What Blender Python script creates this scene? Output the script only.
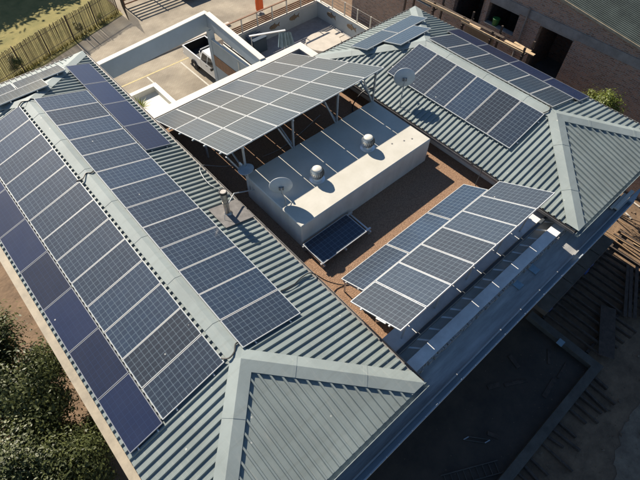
import bpy, bmesh, math, random
import numpy as np
from mathutils import Vector, Matrix
random.seed(7); RNG = np.random.default_rng(7)
for o in list(bpy.data.objects): bpy.data.objects.remove(o)
R = math.radians
G = 7.5                      # ground of the yard is z=0; coordinates below are measured from the ridge and lifted by G
SC = bpy.context.scene
COL = SC.collection

# ------------------------------------------------------------------ camera, sky, sun, exposure
cd = bpy.data.cameras.new('camera'); cam = bpy.data.objects.new('camera', cd); COL.objects.link(cam)
cam.location = (-1.6607, -17.9846, 11.1454 + G); cam.rotation_euler = (0.6333, -0.0105, -0.7265)
cd.sensor_width = 36; cd.lens = 36 * 473.218 / 640; cd.clip_end = 2000; cd.clip_start = .1
SC.camera = cam
SUN_EL = R(36.5)
w = bpy.data.worlds.new('World'); SC.world = w; w.use_nodes = True
nt = w.node_tree; sky = nt.nodes.new('ShaderNodeTexSky'); sky.sky_type = 'NISHITA'; sky.sun_disc = False
sky.sun_elevation = SUN_EL; sky.sun_rotation = 0.0; sky.air_density = 1.0; sky.dust_density = .35; sky.ozone_density = 3.0
bg = nt.nodes['Background']; bg.inputs['Strength'].default_value = .06
hs = nt.nodes.new('ShaderNodeHueSaturation'); hs.inputs['Saturation'].default_value = 1.08
nt.links.new(sky.outputs['Color'], hs.inputs['Color']); nt.links.new(hs.outputs['Color'], bg.inputs['Color'])
sd = bpy.data.lights.new('sun', 'SUN'); sd.energy = 5.0; sd.angle = R(.53); sd.color = (1, .90, .76)
sun = bpy.data.objects.new('sun', sd); COL.objects.link(sun)
sun.rotation_euler = (-(R(90) - SUN_EL), 0, 0); sun.location = (0, 40, 40)
SC.view_settings.view_transform = 'Standard'; SC.view_settings.look = 'None'
SC.view_settings.exposure = 0.74; SC.view_settings.gamma = 1

# ------------------------------------------------------------------ materials
def mat(name, col, rough=.6, var=.0, scale=6., bump=0., bscale=None, metal=0., spec=.5, col2=None, detail=4., stretch=None, coat=0., coat_r=.1):
    m = bpy.data.materials.new(name); m.use_nodes = True
    n = m.node_tree.nodes; l = m.node_tree.links; b = n['Principled BSDF']
    b.inputs['Base Color'].default_value = (*col, 1); b.inputs['Roughness'].default_value = rough
    b.inputs['Metallic'].default_value = metal; b.inputs['Specular IOR Level'].default_value = spec
    if coat: b.inputs['Coat Weight'].default_value = coat; b.inputs['Coat Roughness'].default_value = coat_r
    tc = n.new('ShaderNodeNewGeometry').outputs['Position']
    if stretch:
        mp = n.new('ShaderNodeMapping'); mp.inputs['Scale'].default_value = stretch; l.new(tc, mp.inputs['Vector']); tc = mp.outputs['Vector']
    if var or col2:
        t = n.new('ShaderNodeTexNoise'); t.inputs['Scale'].default_value = scale; t.inputs['Detail'].default_value = detail; t.inputs['Roughness'].default_value = .65
        l.new(tc, t.inputs['Vector'])
        cr = n.new('ShaderNodeValToRGB'); cr.color_ramp.elements[0].position = .32; cr.color_ramp.elements[1].position = .68
        c2 = col2 if col2 else tuple(c * (1 - var) for c in col); c1 = col if col2 else tuple(min(1, c * (1 + var)) for c in col)
        cr.color_ramp.elements[0].color = (*c2, 1); cr.color_ramp.elements[1].color = (*c1, 1)
        l.new(t.outputs['Fac'], cr.inputs['Fac']); l.new(cr.outputs['Color'], b.inputs['Base Color'])
    if bump:
        t2 = n.new('ShaderNodeTexNoise'); t2.inputs['Scale'].default_value = bscale or scale * 3; t2.inputs['Detail'].default_value = 6
        l.new(tc, t2.inputs['Vector'])
        bp_ = n.new('ShaderNodeBump'); bp_.inputs['Strength'].default_value = bump; bp_.inputs['Distance'].default_value = .03
        l.new(t2.outputs['Fac'], bp_.inputs['Height']); l.new(bp_.outputs['Normal'], b.inputs['Normal'])
    return m
def mix(n, l, fac, a, b):
    x = n.new('ShaderNodeMix'); x.data_type = 'RGBA'
    if isinstance(fac, float): x.inputs[0].default_value = fac
    else: l.new(fac, x.inputs[0])
    for i, v in ((6, a), (7, b)):
        if isinstance(v, tuple): x.inputs[i].default_value = (*v, 1)
        else: l.new(v, x.inputs[i])
    return x.outputs[2]
def mth(n, l, op, a, b=None, c=None):
    x = n.new('ShaderNodeMath'); x.operation = op
    for i, v in enumerate((a, b, c)):
        if v is None: continue
        if isinstance(v, (int, float)): x.inputs[i].default_value = v
        else: l.new(v, x.inputs[i])
    return x.outputs[0]

def cell_mat(name, cell, line, nx, ny, cw, ch, lw, pxy, var=.25, bus=True, coat_r=.07, chip=.35):
    """photovoltaic laminate: a grid of cells in the panel's own coordinates, behind glass"""
    m = bpy.data.materials.new(name); m.use_nodes = True
    n = m.node_tree.nodes; l = m.node_tree.links; b = n['Principled BSDF']
    tc = n.new('ShaderNodeTexCoord'); sp = n.new('ShaderNodeSeparateXYZ'); l.new(tc.outputs['Object'], sp.inputs[0])
    oi = n.new('ShaderNodeObjectInfo')
    def axis(o, c, k):
        u = mth(n, l, 'DIVIDE', mth(n, l, 'ADD', o, c * k / 2), c)
        fr = mth(n, l, 'FRACT', u); fl = mth(n, l, 'FLOOR', u)
        d = mth(n, l, 'ABSOLUTE', mth(n, l, 'SUBTRACT', fr, .5))
        edge = mth(n, l, 'GREATER_THAN', d, .5 - lw / c)
        out = mth(n, l, 'GREATER_THAN', mth(n, l, 'ABSOLUTE', o), c * k / 2)
        return u, fr, fl, mth(n, l, 'MAXIMUM', edge, out), d
    ux, fx, ix, ex, dx = axis(sp.outputs[0], cw, nx); uy, fy, iy, ey, dy = axis(sp.outputs[1], ch, ny)
    grid = mth(n, l, 'MAXIMUM', ex, ey)
    # per-cell tone
    cv = n.new('ShaderNodeCombineXYZ'); l.new(ix, cv.inputs[0]); l.new(iy, cv.inputs[1]); l.new(mth(n, l, 'MULTIPLY', oi.outputs['Random'], 97.), cv.inputs[2])
    wn = n.new('ShaderNodeTexWhiteNoise'); wn.noise_dimensions = '3D'; l.new(cv.outputs[0], wn.inputs['Vector'])
    vo = n.new('ShaderNodeTexVoronoi'); vo.inputs['Scale'].default_value = 45; l.new(tc.outputs['Object'], vo.inputs['Vector'])
    tone = mth(n, l, 'ADD', mth(n, l, 'MULTIPLY', wn.outputs['Value'], var), mth(n, l, 'MULTIPLY', vo.outputs['Distance'], chip * 1.2))
    tone = mth(n, l, 'ADD', tone, mth(n, l, 'MULTIPLY', oi.outputs['Random'], .35))
    c1 = tuple(v * .72 for v in cell); c2 = tuple(min(1, v * 1.5) for v in cell)
    cc = mix(n, l, tone, c1, c2)
    # some panels lean bluer, some greyer
    r2 = mth(n, l, 'FRACT', mth(n, l, 'MULTIPLY', oi.outputs['Random'], 13.7))
    cc = mix(n, l, mth(n, l, 'MULTIPLY', r2, .62), cc, (cell[0] * 1.1, cell[0] * 1.12, cell[0] * 1.2))
    if bus:
        bx = mth(n, l, 'LESS_THAN', mth(n, l, 'ABSOLUTE', mth(n, l, 'SUBTRACT', mth(n, l, 'FRACT', mth(n, l, 'MULTIPLY', uy, 3.)), .5)), .03)
        cc = mix(n, l, mth(n, l, 'MULTIPLY', bx, .35), cc, line)
    cc = mix(n, l, grid, cc, line)
    # thin uneven dust film
    dn = n.new('ShaderNodeTexNoise'); dn.inputs['Scale'].default_value = 1.6; dn.inputs['Detail'].default_value = 5
    l.new(n.new('ShaderNodeNewGeometry').outputs['Position'], dn.inputs['Vector'])
    cc = mix(n, l, mth(n, l, 'MULTIPLY', dn.outputs['Fac'], .026), cc, (.40, .40, .40))
    vd = n.new('ShaderNodeTexVoronoi'); vd.inputs['Scale'].default_value = 2.3; l.new(n.new('ShaderNodeNewGeometry').outputs['Position'], vd.inputs['Vector'])
    sc_ = n.new('ShaderNodeSeparateColor'); l.new(vd.outputs['Color'], sc_.inputs[0])
    dot = mth(n, l, 'MULTIPLY', mth(n, l, 'LESS_THAN', vd.outputs['Distance'], .05), mth(n, l, 'GREATER_THAN', sc_.outputs[0], .86))
    cc = mix(n, l, mth(n, l, 'MULTIPLY', dot, .8), cc, (.6, .6, .55))
    rr = mth(n, l, 'ADD', coat_r, mth(n, l, 'MULTIPLY', dn.outputs['Fac'], .10)); l.new(rr, b.inputs['Coat Roughness'])
    l.new(cc, b.inputs['Base Color'])
    b.inputs['Roughness'].default_value = .6; b.inputs['Specular IOR Level'].default_value = .18
    b.inputs['Coat Weight'].default_value = 1.; b.inputs['Coat Roughness'].default_value = coat_r; b.inputs['Coat IOR'].default_value = 1.45
    return m

M = {}
def weathered(name, col, rough, spots=.5, metal=0.):
    m = mat(name, col, rough, .0, 1., .03, 22, metal=metal); n = m.node_tree.nodes; l = m.node_tree.links; b = n['Principled BSDF']
    pos = n.new('ShaderNodeNewGeometry').outputs['Position']
    def noise(sc, det=5, stretch=None):
        v = pos
        if stretch:
            mp = n.new('ShaderNodeMapping'); mp.inputs['Scale'].default_value = stretch; l.new(pos, mp.inputs['Vector']); v = mp.outputs['Vector']
        t_ = n.new('ShaderNodeTexNoise'); t_.inputs['Scale'].default_value = sc; t_.inputs['Detail'].default_value = det; t_.inputs['Roughness'].default_value = .6; l.new(v, t_.inputs['Vector']); return t_.outputs['Fac']
    def band(f, lo, hi):
        r_ = n.new('ShaderNodeMapRange'); r_.inputs[1].default_value = lo; r_.inputs[2].default_value = hi; l.new(f, r_.inputs[0]); return r_.outputs[0]
    c = mix(n, l, band(noise(.7, 6), .35, .68), tuple(v * .86 for v in col), tuple(v * 1.12 for v in col))
    c = mix(n, l, mth(n, l, 'MULTIPLY', band(noise(2.6, 4, (.25, 3., .25)), .52, .75), .35), c, (col[0] * .72, col[1] * .68, col[2] * .62))
    c = mix(n, l, mth(n, l, 'MULTIPLY', band(noise(5., 3, (3., .3, .3)), .56, .8), .25), c, (.48, .46, .40))
    vo = n.new('ShaderNodeTexVoronoi'); vo.inputs['Scale'].default_value = 3.3; vo.inputs['Randomness'].default_value = 1.; l.new(pos, vo.inputs['Vector'])
    sp_ = n.new('ShaderNodeSeparateColor'); l.new(vo.outputs['Color'], sp_.inputs[0])
    dot = mth(n, l, 'MULTIPLY', mth(n, l, 'LESS_THAN', vo.outputs['Distance'], .085), mth(n, l, 'GREATER_THAN', sp_.outputs[0], .80))
    c = mix(n, l, mth(n, l, 'MULTIPLY', dot, spots), c, (.66, .65, .58))
    l.new(c, b.inputs['Base Color']); return m
M['roof'] = weathered('roof_paint', (.225, .264, .256), .5)
M['cap'] = weathered('cap_paint', (.27, .312, .302), .52)
M['under'] = mat('roof_light_block', (.05, .05, .05), .9)  # for the unseen body that blocks light under the roof sheets
M['gutter'] = mat('gutter_metal', (.20, .19, .18), .5, .2, 5)
M['fascia'] = mat('cream_fascia', (.33, .28, .20), .65, .2, 3)
M['alu'] = mat('aluminium', (.72, .72, .70), .38, .05, 8, metal=.35)
M['alu_dk'] = mat('rail_aluminium', (.55, .55, .54), .4, metal=.6)
M['steel'] = mat('galvanised_steel', (.42, .44, .45), .45, .15, 12, metal=.5)
M['cell'] = cell_mat('poly_cells', (.0125, .0275, .055), (.165, .22, .26), 12, 6, .1585, .1585, .0030, None)
M['cell_s'] = cell_mat('poly_cells_textured', (.026, .040, .062), (.17, .22, .25), 12, 6, .1585, .1585, .0030, None, coat_r=.13)
M['mono'] = cell_mat('mono_cells', (.004, .0145, .060), (.011, .028, .08), 10, 6, .160, .158, .003, None, var=.12, bus=False, coat_r=.08, chip=.12)
M['frame_g'] = mat('grey_frame', (.30, .31, .33), .4, metal=.3)
M['frame_w'] = mat('panel_frame', (.58, .58, .56), .35, metal=.2)
M['wall'] = mat('painted_plaster', (.62, .60, .54), .8, .08, 1.5, .08, 20)
M['bluewall'] = mat('blue_grey_plaster', (.36, .41, .44), .75, .07, 1.2, .05, 14)
M['white'] = mat('white_coating', (.66, .63, .55), .6, .07, 1.8, .05, 12)
M['block'] = mat('block_coating', (.66, .645, .59), .65, .0, 1.6, .12, 8, col2=(.55, .53, .47), detail=9, stretch=(1.5,1.5,.5))
M['membrane'] = mat('roof_membrane', (.58, .555, .48), .6, .0, 1.3, .1, 9, col2=(.50, .475, .40), detail=9)
M['gravel'] = mat('brown_gravel', (.40, .25, .155), .95, .0, 28., 1.0, 34., col2=(.17, .095, .055), detail=6.)
M['ledge'] = mat('ledge_coating', (.76, .76, .74), .45, .12, 2.5, .05, 16)
M['slate'] = mat('awning_sheet_paint', (.33, .33, .32), .5, .3, 1.6, .1, 9, stretch=(.35, 2.2, 1))
M['darkpipe'] = mat('dark_pipe', (.07, .08, .09), .35)
M['mortar'] = mat('rough_mortar', (.30, .29, .28), .95, .3, 14, .6, 25)
M['conc_dk'] = mat('dark_concrete', (.10, .09, .075), .85, .25, 2.2, .3, 18)  # concrete in a darker, browner tone
M['conc'] = mat('concrete', (.26, .25, .235), .85, .2, 2.2, .3, 18)
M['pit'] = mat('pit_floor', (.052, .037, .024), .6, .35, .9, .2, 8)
M['wood_dk'] = mat('weathered_timber', (.075, .055, .042), .85, .35, 5, .3, 30)
M['wood'] = mat('pale_timber', (.52, .38, .23), .75, .2, 5, .2, 30)
M['ply'] = mat('plywood', (.28, .18, .10), .7, .15, 3, .1, 20)
M['deckwood'] = mat('brown_timber', (.23, .115, .06), .6, .25, 5, .15, 25)
M['soil'] = mat('brown_soil', (.25, .165, .10), .95, .0, 1.3, .8, 7, col2=(.12, .08, .05), detail=8)
M['dirt'] = mat('pale_dirt', (.27, .205, .14), .95, .0, 1.6, .9, 6, col2=(.14, .10, .07), detail=8)
M['stainless'] = mat('stainless', (.42, .39, .35), .35, .2, 10, metal=.8)
M['turbine'] = mat('spun_aluminium', (.80, .80, .77), .34, metal=.75)
M['dish'] = mat('dish_paint', (.50, .53, .54), .5, .06, 6)
M['black'] = mat('black_rubber', (.018, .018, .018), .5)
M['dark'] = mat('dark_interior', (.020, .017, .015), .9)
M['carwhite'] = mat('white_car_paint', (.82, .82, .80), .25, coat=1., coat_r=.04)
M['cardark'] = mat('dark_car_paint', (.03, .03, .035), .25, coat=1., coat_r=.05)
M['glass'] = mat('tinted_glass', (.012, .014, .016), .06, spec=.8)
M['tyre'] = mat('tyre', (.025, .025, .025), .85)
M['rim'] = mat('wheel_rim', (.5, .5, .5), .35, metal=.8)
M['red'] = mat('red_lens', (.35, .02, .02), .2)
M['orange'] = mat('orange_fabric', (.72, .13, .03), .75)
M['bluecloth'] = mat('blue_grey_cloth', (.24, .34, .40), .8, .15, 4)
M['navy'] = mat('navy_plastic', (.035, .06, .09), .5)
M['green'] = mat('green_plastic', (.03, .16, .04), .5)
M['copper'] = mat('weathered_copper', (.22, .17, .12), .6, .3, 14, metal=.4)
M['leaf'] = None
M['bark'] = mat('bark', (.10, .075, .055), .9, .3, 8, .5, 20)
M['line'] = mat('road_paint_white', (.62, .60, .53), .8, .0, 9, col2=(.45, .41, .33))
M['yellow'] = mat('road_paint_yellow', (.60, .48, .20), .8, .0, 7, col2=(.44, .37, .22))
M['slab'] = mat('pale_slab', (.52, .47, .40), .8, .1, 2.5, .1, 14)
M['tile'] = mat('terrace_tile', (.30, .29, .28), .7, .15, 2.5, .08, 16)
M['dry'] = mat('lath_wood', (.20, .168, .09), .85, .3, 2.2, .2, 25)
M['wire'] = mat('wire', (.35, .35, .34), .5, metal=.4)
M['blueplastic'] = mat('blue_plastic', (.03, .07, .25), .5)

def leaf_mat(name, a, b):
    m = bpy.data.materials.new(name); m.use_nodes = True; n = m.node_tree.nodes; l = m.node_tree.links; p = n['Principled BSDF']
    g = n.new('ShaderNodeNewGeometry'); t = n.new('ShaderNodeTexNoise'); t.inputs['Scale'].default_value = 1.7; t.inputs['Detail'].default_value = 3
    l.new(g.outputs['Position'], t.inputs['Vector'])
    f = mth(n, l, 'ADD', mth(n, l, 'MULTIPLY', g.outputs['Random Per Island'], .65), mth(n, l, 'MULTIPLY', mth(n, l, 'SUBTRACT', t.outputs['Fac'], .3), .7))
    l.new(mix(n, l, f, a, b), p.inputs['Base Color']); p.inputs['Roughness'].default_value = .5
    tr = n.new('ShaderNodeBsdfTranslucent'); tr.inputs['Color'].default_value = (*b, 1)
    ms = n.new('ShaderNodeMixShader'); ms.inputs[0].default_value = .22
    l.new(p.outputs[0], ms.inputs[1]); l.new(tr.outputs[0], ms.inputs[2]); l.new(ms.outputs[0], n['Material Output'].inputs['Surface'])
    return m
M['leaf'] = leaf_mat('olive_leaves', (.022, .036, .010), (.155, .175, .055))
M['leaf2'] = leaf_mat('fresh_leaves', (.06, .10, .015), (.24, .26, .05))
M['grassblade'] = leaf_mat('grass_blades', (.16, .14, .04), (.34, .29, .09))

def paving_mat():
    m = mat('sand_paving', (.52, .43, .30), .9); n = m.node_tree.nodes; l = m.node_tree.links; b = n['Principled BSDF']
    g = n.new('ShaderNodeNewGeometry')
    br = n.new('ShaderNodeTexBrick'); br.inputs['Scale'].default_value = 1.; br.inputs['Brick Width'].default_value = .22; br.inputs['Row Height'].default_value = .11
    br.inputs['Mortar Size'].default_value = .008
    br.inputs['Color1'].default_value = (.375, .33, .255, 1); br.inputs['Color2'].default_value = (.34, .295, .225, 1); br.inputs['Mortar'].default_value = (.27, .235, .18, 1)
    l.new(g.outputs['Position'], br.inputs['Vector'])
    t = n.new('ShaderNodeTexNoise'); t.inputs['Scale'].default_value = .55; t.inputs['Detail'].default_value = 7; l.new(g.outputs['Position'], t.inputs['Vector'])
    cr = n.new('ShaderNodeValToRGB'); cr.color_ramp.elements[0].position = .35; cr.color_ramp.elements[1].position = .65
    cr.color_ramp.elements[0].color = (.66, .64, .62, 1); cr.color_ramp.elements[1].color = (1.08, 1.06, 1.03, 1); l.new(t.outputs['Fac'], cr.inputs[0])
    x = n.new('ShaderNodeMix'); x.data_type = 'RGBA'; x.blend_type = 'MULTIPLY'; x.inputs[0].default_value = 1
    l.new(br.outputs['Color'], x.inputs[6]); l.new(cr.outputs['Color'], x.inputs[7]); l.new(x.outputs[2], b.inputs['Base Color'])
    bu = n.new('ShaderNodeBump'); bu.inputs['Strength'].default_value = .3; bu.inputs['Distance'].default_value = .01; l.new(br.outputs['Fac'], bu.inputs['Height']); bu.invert = True
    l.new(bu.outputs['Normal'], b.inputs['Normal'])
    return m
M['paving'] = paving_mat()
def brick_mat():
    m = mat('rough_brick', (.2, .12, .08), .95); n = m.node_tree.nodes; l = m.node_tree.links; b = n['Principled BSDF']
    g = n.new('ShaderNodeNewGeometry'); sp = n.new('ShaderNodeSeparateXYZ'); l.new(g.outputs['Position'], sp.inputs[0])
    cv = n.new('ShaderNodeCombineXYZ'); l.new(mth(n, l, 'ADD', sp.outputs[0], sp.outputs[1]), cv.inputs[0]); l.new(sp.outputs[2], cv.inputs[1])
    br = n.new('ShaderNodeTexBrick'); br.inputs['Scale'].default_value = 1.; br.inputs['Brick Width'].default_value = .235; br.inputs['Row Height'].default_value = .085
    br.inputs['Mortar Size'].default_value = .011; br.inputs['Bias'].default_value = -.2
    br.inputs['Color1'].default_value = (.40, .235, .165, 1); br.inputs['Color2'].default_value = (.17, .105, .08, 1); br.inputs['Mortar'].default_value = (.40, .36, .31, 1)
    wob = n.new('ShaderNodeTexNoise'); wob.inputs['Scale'].default_value = 2.4; wob.inputs['Detail'].default_value = 5; l.new(g.outputs['Position'], wob.inputs['Vector'])
    va = n.new('ShaderNodeVectorMath'); va.operation = 'SCALE'; va.inputs['Scale'].default_value = .22; l.new(wob.outputs['Color'], va.inputs[0])
    vb = n.new('ShaderNodeVectorMath'); vb.operation = 'ADD'; l.new(cv.outputs[0], vb.inputs[0]); l.new(va.outputs[0], vb.inputs[1]); l.new(vb.outputs[0], br.inputs['Vector'])
    t = n.new('ShaderNodeTexNoise'); t.inputs['Scale'].default_value = 7; t.inputs['Detail'].default_value = 8; t.inputs['Roughness'].default_value = .8; l.new(g.outputs['Position'], t.inputs['Vector'])
    f = mth(n, l, 'GREATER_THAN', t.outputs['Fac'], .54)
    l.new(mix(n, l, mth(n, l, 'MULTIPLY', f, .75), br.outputs['Color'], (.33, .30, .27)), b.inputs['Base Color'])
    bu = n.new('ShaderNodeBump'); bu.inputs['Strength'].default_value = .9; bu.inputs['Distance'].default_value = .03; bu.invert = True
    l.new(mth(n, l, 'ADD', br.outputs['Fac'], mth(n, l, 'MULTIPLY', t.outputs['Fac'], -1.)), bu.inputs['Height'])
    l.new(bu.outputs['Normal'], b.inputs['Normal'])
    return m
M['brick'] = brick_mat()
M['lawn'] = mat('lawn', (.30, .25, .085), .95, 0, 1.1, .6, 22, col2=(.17, .16, .05), detail=8)
M['tin'] = mat('old_tin', (.062, .076, .067), .65, .3, 1.2)

# ------------------------------------------------------------------ builders
ORG = {}
class MB:
    def __init__(s): s.v = []; s.f = []
    def add(s, vs, fs):
        b = len(s.v); s.v += [tuple(map(float, q)) for q in vs]; s.f += [tuple(b + i for i in f) for f in fs]; return s
    def box(s, x0, x1, y0, y1, z0, z1):
        return s.add([(x0,y0,z0),(x1,y0,z0),(x1,y1,z0),(x0,y1,z0),(x0,y0,z1),(x1,y0,z1),(x1,y1,z1),(x0,y1,z1)],
                     [(3,2,1,0),(4,5,6,7),(0,1,5,4),(1,2,6,5),(2,3,7,6),(3,0,4,7)])
    def bar(s, a, b, wd, ht=None, up=(0,0,1)):
        ht = ht or wd; a = Vector(a); b = Vector(b); d = (b - a).normalized(); up = Vector(up)
        if abs(d.dot(up)) > .98: up = Vector((1,0,0))
        x = d.cross(up).normalized(); y = x.cross(d).normalized()
        vs = [p + x * (i * wd / 2) + y * (j * ht / 2) for p in (a, b) for i, j in ((-1,-1),(1,-1),(1,1),(-1,1))]
        return s.add(vs, [(3,2,1,0),(4,5,6,7),(0,1,5,4),(1,2,6,5),(2,3,7,6),(3,0,4,7)])
    def tube(s, pts, r, n=8, cap=True):
        P = [Vector(p) for p in pts]; rs = r if isinstance(r, (list, tuple)) else [r] * len(P); vs = []
        for i, p in enumerate(P):
            d = (P[min(i+1, len(P)-1)] - P[max(i-1, 0)]).normalized()
            up = Vector((0,0,1)) if abs(d.z) < .95 else Vector((1,0,0))
            x = d.cross(up).normalized(); y = x.cross(d).normalized()
            vs += [p + (x * math.cos(2*math.pi*k/n) + y * math.sin(2*math.pi*k/n)) * rs[i] for k in range(n)]
        fs = [(i*n+k, i*n+(k+1)%n, (i+1)*n+(k+1)%n, (i+1)*n+k) for i in range(len(P)-1) for k in range(n)]
        if cap: fs += [tuple(range(n-1, -1, -1)), tuple((len(P)-1)*n + k for k in range(n))]
        return s.add(vs, fs)
    def lathe(s, c, prof, n=20, axis=None):
        # prof: (radius, height) along axis (default z)
        c = Vector(c); z = Vector(axis).normalized() if axis else Vector((0,0,1))
        u = Vector((1,0,0)) if abs(z.x) < .9 else Vector((0,1,0)); x = (u - z * u.dot(z)).normalized(); y = z.cross(x)
        vs = [c + (x * math.cos(2*math.pi*k/n) + y * math.sin(2*math.pi*k/n)) * r + z * h for r, h in prof for k in range(n)]
        fs = [(i*n+k, i*n+(k+1)%n, (i+1)*n+(k+1)%n, (i+1)*n+k) for i in range(len(prof)-1) for k in range(n)]
        fs += [tuple(range(n-1, -1, -1)), tuple((len(prof)-1)*n + k for k in range(n))]
        return s.add(vs, fs)
    def prism(s, poly, axis, a, b):
        # polygon in the other two axes extruded along axis from a to b
        n = len(poly)
        def mk(p, t):
            q = list(p); q.insert('xyz'.index(axis), t); return q
        return s.add([mk(p, a) for p in poly] + [mk(p, b) for p in poly],
                     [tuple(range(n-1, -1, -1)), tuple(range(n, 2*n))] + [(i, (i+1)%n, n+(i+1)%n, n+i) for i in range(n)])
    def build(s, name, m, parent=None, smooth=False, local=False, bevel=0):
        me = bpy.data.meshes.new(name)
        V = np.array(s.v, float)
        if local: org = np.zeros(3)
        elif parent is not None: org = ORG[parent.name]
        else: org = np.array([(V[:,0].min()+V[:,0].max())/2, (V[:,1].min()+V[:,1].max())/2, V[:,2].min()])
        me.from_pydata([tuple(q) for q in V - org], [], s.f); me.materials.append(M[m] if isinstance(m, str) else m)
        bm = bmesh.new(); bm.from_mesh(me); bmesh.ops.recalc_face_normals(bm, faces=bm.faces)
        if bevel: bmesh.ops.bevel(bm, geom=list(bm.edges), offset=bevel, segments=1, affect='EDGES')
        bm.to_mesh(me); bm.free()
        if smooth:
            for p in me.polygons: p.use_smooth = True
        o = bpy.data.objects.new(name, me); COL.objects.link(o)
        if parent is None: o.location = (org[0], org[1], org[2] + G)
        else: o.parent = parent
        ORG[o.name] = org
        return o
def tag(o, label, cat, group=None):
    o['label'] = label; o['category'] = cat
    if group: o['group'] = group
    return o
def struct(o): o['kind'] = 'structure'; return o
def thing(name, label, cat, loc, group=None):
    o = bpy.data.objects.new(name, None); COL.objects.link(o); o.empty_display_size = .2
    o.location = (loc[0], loc[1], loc[2] + G); ORG[o.name] = np.array(loc, float)
    return tag(o, label, cat, group)
def B(*a): return MB().box(*a)
def copy_tree(o, parent=None):
    c = o.copy(); COL.objects.link(c); c.parent = parent
    for ch in list(o.children): copy_tree(ch, c)
    return c
ORD = ['first','second','third','fourth','fifth','sixth','seventh','eighth','ninth','tenth','eleventh','twelfth','thirteenth','fourteenth']

# ================================================================== the setting: ground
GZ = -7.5
def sheet(name, pts, z, m, nx=1):
    o = MB().add([(x, y, z) for x, y in pts], [tuple(range(len(pts)))]).build(name, m); return struct(o)
sheet('ground', [(-400,-400),(400,-400),(400,400),(-400,400)], GZ - .012, 'soil')
sheet('driveway_paving', [(-40,2),(15.6,2),(15.6,8.2),(22,8.3),(22,12),(40,22),(40,15),(60,60),(12,60),(10.5,17.9),(-40,1.5)], GZ - .004, 'paving')
sheet('lawn', [(-40,-.5),(10.4,17.4),(11.5,60),(-40,60)], GZ + .004, 'lawn')
edge = [(15,-26),(13.2,-22.8),(11.8,-22.0),(9.8,-22.2),(8.2,-22.9),(6,-24.5),(4,-40)]; pts = []
for (xa, ya), (xb, yb) in zip(edge[:-1], edge[1:]):
    for k in range(8): f = k / 8; pts.append((xa + (xb - xa) * f + random.uniform(-.12,.12), ya + (yb - ya) * f + random.uniform(-.12,.12)))
sheet('building_site_dirt', pts + [(4,-40),(15,-40)], GZ, 'dirt')

# ================================================================== main building
t = math.tan(.2688); tw = math.tan(.278); XW = 14.1447; ZW = .1009
RZ = -.12                                    # roof sheet below the panel plane
bld = thing('solar_roofed_building', 'two-winged building with green-grey ribbed metal hip roofs and flat gravel roof between', 'building', (7, -6.6, GZ))
E_ = 3.3
def wing_walls(x0, x1, y0, y1, zt):
    B(x0, x1, y0, y1, GZ, zt).build('wall', 'wall', bld)
wing_walls(-2.95, 2.9, -16.2, 2.9, -1.1); wing_walls(11.2, 17.1, -16.2, -4.1, -1.0)
wing_walls(2.9, 11.2, -16.15, -2.2, -1.76)

def slope(A, U, D, half, E, tp, name='roof_slope'):
    """ribbed sheet: A = ridge midpoint, U along the eave, D downslope (both horizontal unit vectors)"""
    A = Vector(A); U = Vector(U); D = Vector(D); H = .052; P = .213; mb = MB()
    us = []; k = -(half + E); n = int((2 * (half + E)) / P) + 1
    for i in range(n + 1):
        c = k + i * P
        for du, h in ((-.038, 0), (-.020, H), (.020, H), (.038, 0)): us.append((c + du, h))
    for b in ([half, -half] if half > 0 else [0.]): us.append((b, None))
    us = [u for u in us if -(half + E) < u[0] < half + E]; us.sort(key=lambda q: q[0])
    # heights at break lines
    def hh(u):
        r = ((u + half + E) % P); r = min(r, P - r)
        return H if r <= .0201 else (H * (1 - (r - .020) / .018) if r < .038 else 0.)
    rows = []
    for u, h in us:
        h = hh(u); w0 = max(0., abs(u) - half)
        top = A + U * u + D * w0 + Vector((0, 0, -w0 * tp + h)); bot = A + U * u + D * (E + .02) + Vector((0, 0, -(E + .02) * tp + h))
        rows.append((top, bot))
    vs = [q for r in rows for q in r]
    mb.add(vs, [(2*i, 2*i+1, 2*i+3, 2*i+2) for i in range(len(rows)-1)])
    return mb.build(name, 'roof', bld)
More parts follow.
